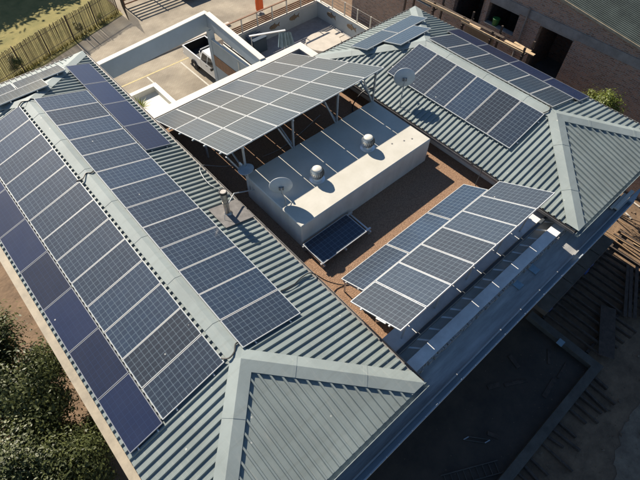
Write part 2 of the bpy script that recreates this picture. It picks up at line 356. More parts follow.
def hip_roof(cx, y0, y1, zr, tp, E):
    """ridge along y from y0 (front) to y1 (back)"""
    half = (y1 - y0) / 2; my = (y0 + y1) / 2
    slope((cx, my, zr), (0,1,0), (1,0,0), half, E, tp); slope((cx, my, zr), (0,1,0), (-1,0,0), half, E, tp)
    slope((cx, y0, zr), (1,0,0), (0,-1,0), 0, E, tp); slope((cx, y1, zr), (1,0,0), (0,1,0), 0, E, tp)
    # closed body added just below the sheets to stop light leaks
    z0 = zr - .03; ze = z0 - E * tp; e = E - .02
    mb = MB().add([(cx,y0,z0),(cx,y1,z0),(cx-e,y0-e,ze),(cx+e,y0-e,ze),(cx+e,y1+e,ze),(cx-e,y1+e,ze),
                   (cx-e,y0-e,ze-.1),(cx+e,y0-e,ze-.1),(cx+e,y1+e,ze-.1),(cx-e,y1+e,ze-.1)],
                  [(0,2,3),(1,4,5),(0,3,4,1),(0,1,5,2),(2,6,7,3),(3,7,8,4),(4,8,9,5),(5,9,6,2),(6,9,8,7)])
    mb.build('roof_light_block', 'under', bld)
    # caps
    def cap(name, a, b, n1, n2, wid, lift, mitre=False):
        a = Vector(a); b = Vector(b); d = (b - a).normalized(); mb = MB(); rows = []
        for p in (a, b):
            s1 = Vector(n1).cross(d).normalized(); s2 = d.cross(Vector(n2)).normalized()
            tp_ = p + Vector((0,0,lift + .018))
            e1 = p + s1 * wid + Vector((0,0,lift)); e2 = p + s2 * wid + Vector((0,0,lift))
            if mitre and p == b:
                e1 = e1 - d * wid * 1.02; e2 = e2 - d * wid * 1.02
            rows.append([e1 - Vector((0,0,.03)), e1, tp_ , e2, e2 - Vector((0,0,.03))])
        vs = rows[0] + rows[1]
        mb.add(vs, [(i, i+1, i+6, i+5) for i in range(4)] + [(0,1,2,3,4), (9,8,7,6,5)])
        cp = mb.build(name, 'cap', bld); ln = (b - a).length; k = 1.3
        while k < ln - .6:          # overlapping sheet joints
            r2 = []
            for f in (k, k + .10):
                g_ = f / ln; r2.append([p0.lerp(p1, g_) if not mitre else p0 + d * f for p0, p1 in zip(rows[0], rows[1])])
            lv = [q + Vector((0, 0, .007)) for r_ in r2 for q in r_]
            MB().add(lv, [(i, i+1, i+6, i+5) for i in range(4)] + [(0,1,2,3,4), (9,8,7,6,5)]).build('lap_joint', 'cap', cp); k += 1.85
        return cp
    nR = Vector((tp,0,1)).normalized(); nL = Vector((-tp,0,1)).normalized(); nF = Vector((0,-tp,1)).normalized(); nB = Vector((0,tp,1)).normalized()
    zc = zr + .052
    cap('ridge_cap', (cx, y0 - .05, zc), (cx, y1 + .05, zc), nL, nR, .27, .0)
    e = E + .03; ze = zc - e * tp
    for (ya, sy, nS) in ((y0, -1, nF), (y1, 1, nB)):
        for sx, nn in ((1, nR), (-1, nL)):
            a = (cx, ya, zc); b = (cx + sx * e, ya + sy * e, ze)
            m1, m2 = (nn, nS) if sx * sy < 0 else (nS, nn)
            # order so that side vectors point outwards
            d = (Vector(b) - Vector(a)).normalized()
            if Vector(m1).cross(d).z > 0: m1, m2 = m2, m1
            cap('hip_cap', a, b, m1, m2, .29, .012, True)
hip_roof(0, -13.35, 0.02, RZ, t, E_)
hip_roof(XW, -13.36, -7.1, RZ + ZW, tw, E_)
# gutters and fascias at the eaves
ze = RZ - E_ * t; zwe = RZ + ZW - E_ * tw
def gutter(x0, x1, y0, y1, z, m='gutter', name='gutter', h=.10):
    mb = MB(); th = .012
    mb.box(x0, x1, y0, y1, z - h, z - h + th)
    if x1 - x0 < y1 - y0: mb.box(x0, x0 + th, y0, y1, z - h + th, z); mb.box(x1 - th, x1, y0, y1, z - h + th, z - .012)
    else: mb.box(x0, x1, y0, y0 + th, z - h + th, z); mb.box(x0, x1, y1 - th, y1, z - h + th, z - .012)
    return mb.build(name, m, bld)
gutter(3.30, 3.42, -16.6, 3.35, ze - .0); gutter(XW - 3.42, XW - 3.30, -16.6, -3.85, zwe)
gutter(XW + 3.30, XW + 3.42, -16.6, -3.85, zwe); gutter(XW - 3.42, XW + 3.42, -3.77, -3.65, zwe); gutter(-3.4, 3.42, 3.36, 3.48, ze)
gutter(-3.3, 3.42, -16.79, -16.67, ze - .005, 'cap'); gutter(XW - 3.42, XW + 3.42, -16.79, -16.67, zwe - .005, 'cap')
B(-3.55, -3.335, -16.7, 3.4, ze - .30, ze - .05).build('fascia_board', 'fascia', bld)
B(-3.335, -2.95, -16.2, 3.2, ze - .30, ze - .22).build('soffit', 'fascia', bld)
# flat gravel roof between the wings
B(3.0, 11.3, -15.0, -2.25, -1.76, -1.70).build('gravel_bed', 'gravel', bld)
# north parapet with white coping
for a in ((2.95, 11.5, -2.25, -1.95, -7.4, -1.42), (11.2, 11.5, -4.2, -2.25, -7.4, -1.42)): B(*a).build('parapet', 'bluewall', bld)
B(2.95, 11.56, -2.29, -1.90, -1.42, -1.36).build('coping', 'white', bld); B(11.16, 11.56, -3.9, -2.29, -1.42, -1.36).build('coping', 'white', bld)
# front ledges, channel and awning
B(2.9, 11.2, -15.52, -15.0, -1.76, -1.30).build('ledge', 'ledge', bld)
B(2.9, 11.2, -16.15, -15.52, -1.757, -1.60).build('channel_floor', 'wall', bld)
B(2.9, 11.2, -16.28, -15.92, -1.60, -1.30).build('ledge', 'ledge', bld)
B(2.9, 11.2, -15.66, -15.545, -1.34, -1.20).build('dark_beam', 'darkpipe', bld, bevel=.02)
for i in range(16):
    x = 3.3 + i * .5 + random.uniform(-.08, .08)
    MB().bar((x, -15.6, -1.36), (x + .34, -15.93, -1.40 - random.uniform(0, .1)), .05, .012).build('channel_strap', 'ledge', bld)
# broken mortar edge along the outer ledge
mb = MB(); x = 3.0
while x < 11.1:
    wd = random.uniform(.03, .16); dpt = random.uniform(.02, .09)
    mb.box(x, x + wd, -16.281 - dpt, -16.27, -1.5 - random.uniform(0, .06), -1.315 - random.uniform(0, .03)); x += wd + random.uniform(.0, .05)
o = mb.build('mortar_edge', 'mortar', bld); o['kind'] = 'stuff'
aw = MB()
ys = np.linspace(-16.2, -17.02, 7)
aw.add([(x, y, -1.50 - (i * .012) - (.006 if i % 2 else 0)) for x in (-3.6, 14.1) for i, y in enumerate(ys)], [(i, i+1, i+8, i+7) for i in range(6)])
aw.add([(x, y, -1.60) for x in (-3.6, 14.1) for y in (-16.2, -17.02)], [(0,1,3,2)])
aw.build('awning_sheet', 'slate', bld)
gt = B(-3.7, 14.2, -17.06, -17.02, -1.72, -1.50).build('awning_gutter', 'slate', bld)
B(-3.7, 14.2, -17.20, -17.06, -1.72, -1.70).build('gutter_bottom', 'bluewall', gt)
B(-3.7, 14.2, -17.235, -17.20, -1.72, -1.53).build('gutter_lip', 'bluewall', gt)
bm_ = MB().lathe((0,0,0), [(.014,0),(.014,.012),(.006,.018)], 8)
bolt0 = None; ORG_gt = ORG[gt.name]
for i in range(34):
    x = -3.2 + i * .51 + random.uniform(-.05, .05)
    if bolt0 is None:
        bolt0 = bm_.build('bolt', 'alu', gt, local=True); o = bolt0
    else:
        o = bolt0.copy(); COL.objects.link(o); o.parent = gt
    o.location = (x - ORG_gt[0], -17.218 - ORG_gt[1], -1.53 - ORG_gt[2])
MB().add([(14.1,-17.23,-1.72),(15.4,-17.05,-1.70),(14.1,-17.02,-1.72),(14.1,-17.23,-1.53),(15.4,-17.06,-1.58),(14.1,-17.02,-1.53)],
         [(0,1,4,3),(1,2,5,4),(0,2,1),(3,4,5),(0,3,5,2)]).build('awning_end', 'bluewall', bld)
# lower floor frontage: a concrete lintel and window openings under the awning
B(-2.6, 16.8, -16.32, -16.2, -4.6, -4.25).build('floor_band', 'conc', bld)
for i, x in enumerate((-1.6, 1.0, 4.2, 7.2, 9.6, 12.6, 15.2)):
    for z0, z1 in ((-3.6, -2.3), (-6.6, -5.0)):
        wdw = B(x - .6, x + .6, -16.26, -16.205, z0, z1).build('window', 'white', bld)
        B(x - .54, x - .02, -16.275, -16.262, z0 + .06, z1 - .06).build('pane', 'glass', wdw); B(x + .02, x + .54, -16.275, -16.262, z0 + .06, z1 - .06).build('pane', 'glass', wdw)

B(10.2, 15.2, -17.55, -16.2, -4.75, -4.5).build('balcony_slab', 'conc_dk', bld)
for k in range(4): B(11.0 + k * 1.02, 11.96 + k * 1.02, -17.5, -17.0, -4.5, -4.47).build('slab_tile', 'conc_dk', bld)
# loose bits on the front awning
for (x, y, lab) in ((8.1, -16.47, 'small square pale metal plate on front awning, the one further from the short roof'), (8.97, -16.49, 'small square pale metal plate on front awning, the one nearer the short roof')):
    tag(MB().box(x - .13, x + .13, y - .15, y + .15, -1.505, -1.485).box(x - .13, x + .13, y + .13, y + .15, -1.485, -1.43).build('metal_plate', 'bluecloth'), lab, 'plate', 'plates on the front awning')
tag(MB().bar((13.3, -16.96, -1.47), (14.5, -16.95, -1.43), .13, .06).bar((13.2, -16.84, -1.47), (14.2, -16.84, -1.46), .1, .05).build('gutter_offcut', 'white'), 'bright white gutter offcut lying at the awning end below the short roof', 'offcut')

# ================================================================== solar panels
PL, PW, PT = 1.956, .992, .04
def panel_proto(L, Wd, cell, nm, frame='frame_w'):
    root = bpy.data.objects.new(nm, None); COL.objects.link(root); root.empty_display_size = .2; ORG[root.name] = np.zeros(3)
    fw = .018; hx, hy = L / 2, Wd / 2
    mb = MB().box(-hx, hx, -hy, -hy + fw, 0, PT).box(-hx, hx, hy - fw, hy, 0, PT).box(-hx, -hx + fw, -hy + fw, hy - fw, 0, PT).box(hx - fw, hx, -hy + fw, hy - fw, 0, PT)
    mb.build('frame', frame, root, local=True)
    B(-hx + fw, hx - fw, -hy + fw, hy - fw, PT - .012, PT - .004).build('laminate', cell, root, local=True)
    B(-hx + .2, -hx + .34, -.06, .06, PT - .034, PT - .0125).build('junction_box', 'black', root, local=True)
    return root
P_poly = panel_proto(PL, PW, 'cell', 'solar_module'); P_tex = panel_proto(PL, PW, 'cell_s', 'solar_module', 'alu'); P_mono = panel_proto(1.65, .985, 'mono', 'solar_module', 'frame_g')
used = {}
def place(proto, center_top, ex, n, label, group):
    """ex = direction of the long side, n = panel normal, center_top = centre of the front face"""
    o = copy_tree(proto) if used.get(proto.name) else proto
    used[proto.name] = True
    ex = Vector(ex).normalized(); n = Vector(n).normalized(); ey = n.cross(ex)
    jig = random.uniform(-.004, .004)
    c = Vector(center_top) - n * (PT + jig) + Vector((0, 0, G))
    m = Matrix((ex, ey, n)).transposed().to_4x4(); m.translation = c
    o.matrix_world = m; tag(o, label, 'solar module', group); return o
def rail(parent_loc, a, b, n, label, cat='rail'): pass
WID = 1.012
c1, s1 = math.cos(.2688), math.sin(.2688); c2, s2 = math.cos(.278), math.sin(.278)
nR = (s1,0,c1); nL = (-s1,0,c1); nWR = (s2,0,c2); nWL = (-s2,0,c2)
def roof_column(nm, sgn, cx, zr, c, s, s0, y0, cnt, pitch, proto, landscape, label, group):
    for i in range(cnt):
        half = (PL if not landscape else .985) / 2
        d = s0 + half; y = y0 - (i + .5) * pitch
        ctr = (cx + sgn * d * c, y, zr - d * s); n = (sgn * s, 0, c)
        ex = (sgn * c, 0, -s) if not landscape else (0, 1, 0)
        place(proto, ctr, ex, n, label(cnt - i), group)
    # rails under the row
    span = (PL if not landscape else .985)
    y1, y2 = y0 + .06, y0 - cnt * pitch - .06
    r = thing('mounting_rails', nm, 'rails', (cx + sgn * (s0 + span / 2) * c, (y1 + y2) / 2, zr - (s0 + span / 2) * s - .1))
    for fr in (.2, .8):
        d = s0 + span * fr; nn = Vector((sgn * s, 0, c)); p = Vector((cx + sgn * d * c, 0, zr - d * s)) - nn * .064
        mb = MB().bar((p.x, y1, p.z), (p.x, y2, p.z), .04, .034, up=nn)
        mb.build('rail', 'alu_dk', r)
        mb = MB(); k = y1 - .3
        while k > y2:
            q = p - nn * .030; mb.bar((p.x, k - .02, q.z), (p.x, k + .02, q.z), .05, .03, up=nn); k -= 1.2
        mb.build('rail_foot', 'alu_dk', r)
def nth(i): return ORD[i - 1]
roof_column('mounting rails under the blue panels on the long roof slope facing the white plant room', 1, 0, 0, c1, s1, .2109, 0, 13, WID, P_poly, False,
    lambda k: f'blue grid solar panel {nth(k)} from front hip, ridge row, courtyard slope of long roof', 'blue panels on the long roof')
roof_column('mounting rails under the blue panels on the long roof slope facing the tree', -1, 0, 0, c1, s1, .3692, .0193, 13, WID, P_poly, False,
    lambda k: f'blue grid solar panel {nth(k)} from front hip, ridge row, tree-side slope of long roof', 'blue panels on the long roof')
roof_column('mounting rails under the dark panels at the long roof eave by the parking yard', 1, 0, 0, c1, s1, 2.215, 2.1, 4, 1.675, P_mono, True,
    lambda k: f'plain dark solar panel {nth(k)} from the flue along courtyard eave of long roof', 'dark panels on the long roof')
roof_column('mounting rails under the dark navy panels along the cream fascia', -1, 0, 0, c1, s1, 2.365, .2, 8, 1.675, P_mono, True,
    lambda k: f'plain navy solar panel {nth(k)} from front hip, eave row above the cream fascia', 'dark panels on the long roof')
roof_column('mounting rails under the blue panels on the short roof slope facing the gravel', -1, XW, ZW, c2, s2, .3209, -7.0179, 6, WID, P_poly, False,
    lambda k: f'blue grid solar panel {nth(k)} from front hip, courtyard slope of short roof', 'blue panels on the short roof')
roof_column('mounting rails under the blue panels on the short roof slope facing the brick building', 1, XW, ZW, c2, s2, .3152, -6.9952, 6, WID, P_poly, False,
    lambda k: f'grey-blue solar panel {nth(k)} from front hip, ridge row, brick-building slope of short roof', 'blue panels on the short roof')
roof_column('mounting rails under the dark panels at the short roof eave by the brick building', 1, XW, ZW, c2, s2, 2.31, -6.62, 4, 1.675, P_mono, True,
    lambda k: f'plain dark solar panel {nth(k)} from front hip, brick-building eave of short roof', 'dark panels on the short roof')
# back hips: two landscape panels below, one above
def back_hip(cx, y0, zr, tp, nm):
    c, s = math.cos(math.atan(tp)), math.sin(math.atan(tp)); n = (0, s, c)
    for (xo, d, lab) in ((-.995, 2.06, f'landscape solar panel in lower pair on {nm} roof back hip, tree-side one' if nm == 'long' else 'landscape solar panel in lower pair on short roof back hip, courtyard-side one'),
                         (.995, 2.06, f'landscape solar panel in lower pair on {nm} roof back hip, parking-side one' if nm == 'long' else 'landscape solar panel in lower pair on short roof back hip, brick-building-side one'),
                         (.0, 1.04, f'single landscape solar panel just below the back hip peak of {nm} roof')):
        place(P_poly, (cx + xo, y0 + d * c, zr - d * s + .06), (1,0,0), n, lab, f'panels on the back hip of the {nm} roof')
    r = thing('mounting_rails', f'mounting rails under the back hip panels of the {nm} roof', 'rails', (cx, y0 + 1.5, zr - .5))
    nn = Vector(n)
    for x in (-1.6, -.5, .5, 1.6):
        a = Vector((cx + x, y0 + (.5 if abs(x) < 1 else 1.55) * c, zr - (.5 if abs(x) < 1 else 1.55) * s + .06)) - nn * .066; b = Vector((cx + x, y0 + 2.6 * c, zr - 2.6 * s + .06)) - nn * .066
        MB().bar(a, b, .04, .05, up=nn).build('rail', 'alu_dk', r)
        mb = MB()
        for f in (.1, .9):
            q = a.lerp(b, f) - nn * .055; mb.bar(q + Vector((0,.02,0)), q - Vector((0,.02,0)), .05, .07, up=nn)
        mb.build('rail_foot', 'alu_dk', r)
back_hip(XW, -7.1, ZW, tw, 'short'); back_hip(0, -.02, 0, t, 'long')

# tilted canopy array over the gravel roof
ct, st = math.cos(.3608), math.sin(.3608); CX, CY, CZ = 3.4672, -7.9924, .8044; L2 = PL + .02
nC = Vector((0, st, ct)); dC = Vector((0, ct, -st))
RN = ['high row', 'middle row', 'low row']
for j in range(3):
    for i in range(7):
        p = Vector((CX + (i + .5) * WID, CY, CZ)) + dC * (j * L2 + PL / 2)
        place(P_tex, p, dC, nC, f'tilted canopy solar panel, {RN[j]}, {nth(i + 1)} from the long roof', 'panels of the tilted canopy')
fr = thing('canopy_frame', 'galvanised steel frame carrying the tilted solar canopy behind the white plant room', 'frame', (7, -5.2, -1.7))
def cpt(x, d, dn): q = Vector((x, CY, CZ)) + dC * d - nC * dn; return q
for j in range(3):
    for f in (.42, 1.52): MB().bar(cpt(CX - .06, j * L2 + f, .06), cpt(CX + 7 * WID + .06, j * L2 + f, .06), .05, .04, up=nC).build('purlin', 'steel', fr)
legx = (4.1, 6.17, 8.27, 10.2)
for x in legx:
    MB().bar(cpt(x, .05, .115), cpt(x, 5.85, .115), .06, .07, up=nC).build('rafter', 'steel', fr)
    q = cpt(x, .12, .15); MB().bar((x, q.y, q.z), (x, q.y, -.6), .06).build('post', 'steel', fr)
    q2 = cpt(x - .62, .12, .12); MB().bar((x - .62, q2.y, q2.z), (x - .05, q.y, -.58), .05).build('brace', 'steel', fr)
    q = cpt(x, 3.0, .15); MB().bar((x, q.y, q.z), (x, q.y, -1.7), .06).build('post', 'steel', fr)
    q = cpt(x, 5.6, .14); MB().bar((x, q.y, q.z - .02), (x, q.y, -1.7), .05).build('post', 'steel', fr)
    MB().bar(cpt(x, 1.4, .15), (x, -7.86, -.5), .045).build('brace', 'steel', fr)
q = cpt(9.5, .12, .12); MB().bar((9.55, q.y, q.z), (10.15, q.y, -.55), .05).build('brace', 'steel', fr)

# front array above the ledge
ct, st = math.cos(.4634), math.sin(.4634); SX, SY, SZ = 3.3847, -15.5158, .2367
nS = Vector((0, st, ct)); dS = Vector((0, ct, -st))
for i in range(7):
    p = Vector((SX + (i + .5) * WID, SY, SZ)) + dS * (PL / 2)
    place(P_tex, p, dS, nS, f'upright tilted solar panel above front ledge, {nth(i + 1)} from the long roof', 'panels of the front array')
for i in range(3):
    p = Vector((3.92 + PL / 2 + i * 1.985, SY, SZ)) + dS * (PL + .02 + PW / 2)
    place(P_poly, p, (1,0,0), nS, f'landscape tilted solar panel low on the gravel, {nth(i + 1)} from the long roof', 'landscape panels of the front array')
fr = thing('array_frame', 'light metal frame propping the front solar array above the ledge', 'frame', (7, -14.5, -1.7))
def spt(x, d, dn): return Vector((x, SY, SZ)) + dS * d - nS * dn
for d, x0, x1 in ((.4, SX - .03, SX + 7.1), (1.5, SX - .03, SX + 7.1), (2.2, 3.9, 9.9), (2.75, 3.9, 9.9)):
    MB().bar(spt(x0, d, .06), spt(x1, d, .06), .045, .035, up=nS).build('purlin', 'alu_dk', fr)
MB().bar(spt(SX - .02, .72, .062), spt(SX + 7.08, .72, .062), .36, .03, up=nS).build('sun_block_strip', 'alu_dk', fr)  # added wide strip, keeps sun streaks from the panel gaps off the awning
for x in (3.95, 5.4, 6.9, 8.4, 9.75):
    MB().bar(spt(x, .1, .10), spt(x, 2.93, .10), .05, .04, up=nS).build('rafter', 'alu_dk', fr)
    q = spt(x, .25, .12); MB().bar((x, q.y, q.z), (x, q.y, -1.31), .045).build('post', 'alu_dk', fr)
    q = spt(x, 1.3, .12); MB().bar((x, q.y, q.z), (x, q.y, -1.71), .045).build('post', 'alu_dk', fr)
    q = spt(x, 2.85, .12); MB().bar((x, q.y, q.z), (x, q.y, -1.71), .045).build('post', 'alu_dk', fr)
    MB().bar(spt(x, .3, .12), (x, -14.4, -1.68), .035).build('brace', 'alu_dk', fr)
# single flat panel beside the plant room
place(P_poly, (4.98, -11.46, -1.38), (1,0,0), (0,0,1), 'single dark solar panel lying flat on the gravel against the white plant room', None)
r = thing('panel_stand', 'low flat frame under the single panel beside the plant room', 'frame', (5.0, -11.4, -1.7))
for y in (-11.9, -11.0): MB().box(3.95, 6.2, y - .03, y + .03, -1.485, -1.422).build('rail', 'alu_dk', r)
for x in (4.05, 5.0, 6.12): MB().box(x - .03, x + .03, -12.0, -10.9, -1.55, -1.487).build('rail', 'alu_dk', r)
for x in (4.05, 6.12):
    for y in (-11.9, -11.0): MB().box(x - .04, x + .04, y - .04, y + .04, -1.70, -1.55).build('foot', 'conc', r)

# ================================================================== plant room, vents, dishes, flue
blk = thing('plant_room', 'low white box-shaped plant room standing on the brown gravel roof', 'plant room', (7.2, -9.4, -1.7))
B(4.06, 10.27, -10.86, -7.88, -1.7, -.60).build('body', 'block', blk, bevel=.025)
B(4.085, 10.245, -10.835, -7.905, -.602, -.594).build('roof_membrane', 'membrane', blk)
mb = MB()
for x in (9.0, 9.45, 9.75): mb.lathe((x, -10.1 - .4 * (x - 9), -.6), [(.04,0),(.04,.01),(.02,.02)], 8)
mb.build('fixing_plug', 'conc', blk)
def turbine(x, y, lab):
    r = thing('roof_turbine', lab, 'vent', (x, y, -.6), 'turbine vents on the plant room'); K = 1.35; zb_ = -.605
    MB().lathe((x, y, zb_), [(.2*K,0),(.2*K,.03),(.13*K,.05),(.13*K,.15)], 20).build('throat', 'turbine', r)
    n = 22
    for k in range(n):
        a = 2 * math.pi * k / n; mb = MB(); vs = []
        for i in range(8):
            f = i / 7; ang = math.pi * (.14 + .70 * f); rr = (.05 + .135 * math.sin(ang)) * K; z = zb_ + .13 + .27 * K * f; aa = a + .35 * f
            vs.append((x + rr * math.cos(aa), y + rr * math.sin(aa), z)); vs.append((x + (rr - .035) * math.cos(aa + .24), y + (rr - .035) * math.sin(aa + .24), z))
        mb.add(vs, [(2*i, 2*i+1, 2*i+3, 2*i+2) for i in range(7)]); mb.build('vane', 'turbine', r)
    MB().lathe((x, y, zb_ + .14), [(.09*K,0),(.13*K,.02),(.15*K,.13*K),(.11*K,.25*K)], 16).build('core', 'gutter', r, smooth=True)
    MB().lathe((x, y, zb_ + .13 + .25*K), [(.125*K,0),(.12*K,.03),(.09*K,.05),(.05*K,.065),(.01,.07)], 20).build('cap', 'white', r, smooth=True)
turbine(5.80, -9.63, 'silver spherical turbine vent on plant room, the one nearer the satellite dish')
turbine(8.18, -9.66, 'silver spherical turbine vent on plant room, the one nearer the short roof')

def dish(c, facing, dia, base, lab, m='dish', side=None):
    """c = dish centre, facing = direction the bowl looks, base = foot of its pole"""
    c = Vector(c); f = Vector(facing).normalized(); r = thing('satellite_dish', lab, 'satellite dish', tuple(base), 'satellite dishes on the roof')
    R_ = dia / 2; dp = dia * .13; prof = [(R_ * q, dp * q * q) for q in (.02, .2, .4, .6, .8, .95, 1.)]
    prof += [(R_ * 1.02, dp + .012), (R_ * 1.0, dp + .012)] + [(R_ * q, dp * q * q + .012) for q in (.8, .5, .2, .02)]
    MB().lathe(c - f * dp * .5, prof, 32, axis=f).build('reflector', m, r, smooth=True)
    back = c - f * (dp * .5 + .05)
    MB().bar(back, c - f * dp * .45, .16, .12).build('bracket', 'gutter', r)
    up = Vector((0,0,1)); pt = back - f * .04
    pts = [pt + up * .1, Vector((pt.x, pt.y, pt.z - .05)), Vector((base[0], base[1], base[2] + .25 if side is None else base[2] + .3)), Vector(base)]
    MB().tube(pts, .022, 8).build('pole', 'steel', r)
    x = f.cross(up).normalized(); dn = x.cross(f).normalized()     # dn: 'up' in the dish plane
    a = c - dn * R_ * .98; tip = c + f * dia * .62 - dn * R_ * .55
    MB().tube([a, tip], .012, 6).build('arm', 'steel', r)
    MB().tube([tip, tip - f * .1 + dn * .06], [.03, .035], 10).build('receiver_head', 'dish', r)
    return r
dish((4.29, -9.61, .06), (.50, .74, .02), .74, (4.26, -9.83, -.60), 'large grey satellite dish on the plant room end, tilted towards the yard')
dish((4.0, -8.12, -.14), (-.1, .15, .98), .54, (3.98, -8.22, -1.0), 'small upturned satellite dish on a pole fixed to the plant room wall')
dish((11.30, -8.45, .22), (.66, .70, -.02), .80, (11.08, -8.62, -.93), 'grey satellite dish on a thin pole at the short roof eave')
# flue with its flat flashing plate
fl = thing('flue', 'stainless steel flue pipe with dark cowl rising through the long roof eave', 'flue', (2.72, -8.72, -.85))
MB().add([(2.28,-9.28,-.665),(3.36,-9.28,-.955),(3.36,-8.28,-.955),(2.28,-8.28,-.665),(2.28,-9.28,-.70),(3.36,-9.28,-.99),(3.36,-8.28,-.99),(2.28,-8.28,-.70)],
         [(0,1,2,3),(7,6,5,4),(0,4,5,1),(1,5,6,2),(2,6,7,3),(3,7,4,0)]).build('flashing_plate', 'gutter', fl)
MB().lathe((2.72, -8.72, -.83), [(.17,0),(.13,.06),(.095,.10),(.095,.56),(.105,.56),(.105,.60),(.095,.60),(.095,.76),(.12,.80),(.12,1.08)], 20).build('pipe', 'stainless', fl)
MB().lathe((2.72, -8.72, .18), [(.127,0),(.127,.085),(.10,.085),(.09,.02)], 20).build('cowl', 'black', fl)
MB().tube([(2.72,-8.72,-.35),(2.45,-8.95,-.70)], .008, 6).build('stay', 'steel', fl); MB().tube([(2.78,-8.68,-.5),(3.3,-8.3,-.62),(4.06,-8.35,-.95)], .022, 8).build('branch_pipe', 'steel', fl)

# cables
def cable(pts, r, lab, m='black'):
    # smooth the polyline
    P = [Vector(p) for p in pts]; Q = []
    for i in range(len(P) - 1):
        p0 = P[max(i-1,0)]; p1 = P[i]; p2 = P[i+1]; p3 = P[min(i+2, len(P)-1)]
        for k in range(6):
            u = k / 6; Q.append(.5 * ((2*p1) + (p2-p0)*u + (2*p0-5*p1+4*p2-p3)*u*u + (3*p1-p0-3*p2+p3)*u**3))
    Q.append(P[-1]); return tag(MB().tube(Q, r, 6).build('cable', m), lab, 'cable')
cable([(-.36,-13.0,-.10),(-.22,-13.14,-.055),(-.02,-13.1,-.045),(.12,-12.95,-.05),(.24,-12.95,-.10)], .022, 'black cable crossing the long roof ridge cap at its front end')
cable([(-.42,-4.95,-.11),(-.25,-5.05,-.055),(-.05,-4.9,-.045),(.1,-4.98,-.05),(.26,-4.85,-.10)], .022, 'black cable crossing the long roof ridge cap midway along')
cable([(-.4,.0,-.12),(-.2,.1,-.06),(.0,-.02,-.045),(.12,.05,-.06),(.25,-.05,-.11)], .022, 'black cable crossing the long roof ridge cap at its back end')
cable([(XW-.30,-13.0,-.02),(XW-.1,-13.1,.055),(XW+.1,-13.05,.05),(XW+.3,-12.92,-.02)], .02, 'black cable crossing the short roof ridge cap at its front end')
cable([(2.15,-12.2,-.66),(2.5,-12.25,-.74),(3.0,-12.15,-.86),(3.33,-12.2,-.95),(3.7,-12.5,-1.45),(4.1,-12.85,-1.68),(4.5,-13.1,-1.66)], .018, 'black cable running from long roof panels down onto the gravel')
cable([(3.35,-8.0,-.94),(3.0,-7.2,-.84),(3.3,-6.2,-.93),(4.5,-6.2,-1.68),(6.5,-6.7,-1.68),(9,-6.2,-1.68)], .014, 'thin grey cable looping across the gravel under the tilted canopy', 'steel')
cable([(10.0,-7.2,-1.66),(10.3,-6.8,-1.5),(10.75,-6.9,-.98),(11.2,-7.2,-.78)], .03, 'thick black cable climbing from gravel to the short roof eave')
cable([(10.6,-12.5,-.86),(10.75,-12.9,-.93),(10.3,-13.1,-1.3),(10.0,-13.5,-1.67)], .014, 'thin black cable dropping from short roof eave to front array')

# ================================================================== parking yard side
# portal of tall concrete beams
po = thing('concrete_portal', 'tall white-topped blue-grey concrete portal beams framing the parking yard', 'portal', (6.5, 1.5, GZ))
def beam(a, b, wd, z0, z1):
    MB().bar((a[0], a[1], (z0+z1)/2), (b[0], b[1], (z0+z1)/2), wd, z1 - z0).build('beam', 'bluewall', po)
    MB().bar((a[0], a[1], z1 + .02), (b[0], b[1], z1 + .02), wd + .05, .04).build('coping', 'white', po)
beam((1.2, 2.30), (9.66, 3.20), .22, -2.20, -1.33)
beam((9.64, 3.085), (9.32, -1.895), .24, -2.00, -1.335)
B(9.52, 9.80, 3.02, 3.30, GZ, -2.20).build('post', 'bluewall', po); B(2.4, 2.7, 2.33, 2.6, GZ, -2.20).build('post', 'bluewall', po)

# bay lines
def paint(x0, x1, y0, y1, m, nm): return sheet(nm, [(x0,y0),(x1,y0),(x1,y1),(x0,y1)], GZ + .001, m)
paint(4.6, 15.4, 9.42, 9.54, 'yellow', 'yellow_line')
for x in (7.86, 10.38, 12.9): paint(x - .05, x + .05, 5.2, 9.36, 'line', 'bay_line')
struct(B(2, 15.6, 11.0, 11.3, GZ - .01, GZ + .13).build('kerb', 'slab'))
# planter yard with low white walls
pw = thing('planter_wall', 'low white U-shaped planter wall beside the parking bay', 'wall', (5.5, 6.5, GZ))
B(3.2, 7.75, 7.62, 7.92, GZ, GZ + .42).build('wall', 'white', pw); B(7.45, 7.75, 4.0, 7.62, GZ, GZ + .42).build('wall', 'white', pw)
B(3.2, 7.45, 4.0, 7.62, GZ - .005, GZ + .06).build('paved_floor', 'white', pw)

def blades(c, n, L, spread, wd, m, name, parent=None, droop=.5):
    mb = MB(); c = Vector(c)
    for k in range(n):
        a = random.uniform(0, 6.283); el = random.uniform(.35, 1.35); l = L * random.uniform(.6, 1.1)
        d = Vector((math.cos(a) * math.cos(el), math.sin(a) * math.cos(el), math.sin(el))); sd_ = Vector((-math.sin(a), math.cos(a), 0))
        p0 = c + Vector((random.uniform(-spread, spread), random.uniform(-spread, spread), 0)); p1 = p0 + d * l * .5; p2 = p0 + d * l - Vector((0,0,l * droop * (1.4 - el) * .4))
        mb.add([p0 - sd_*wd*.6, p0 + sd_*wd*.6, p1 - sd_*wd, p1 + sd_*wd, p2], [(0,1,3,2),(2,3,4)])
    return mb.build(name, m, parent)
def yucca(x, y, z, s, lab):
    r = thing('yucca_plant', lab, 'plant', (x, y, z))
    MB().tube([(x,y,z),(x+.02,y,z+.35*s)], [.07*s,.05*s], 8).build('stem', 'bark', r)
    blades((x, y, z + .3 * s), 70, .85 * s, .06, .03, 'leaf2', 'leaves', r)
yucca(5.75, 6.15, GZ + .06, 1.1, 'spiky yellow-green yucca plant inside the white planter wall')

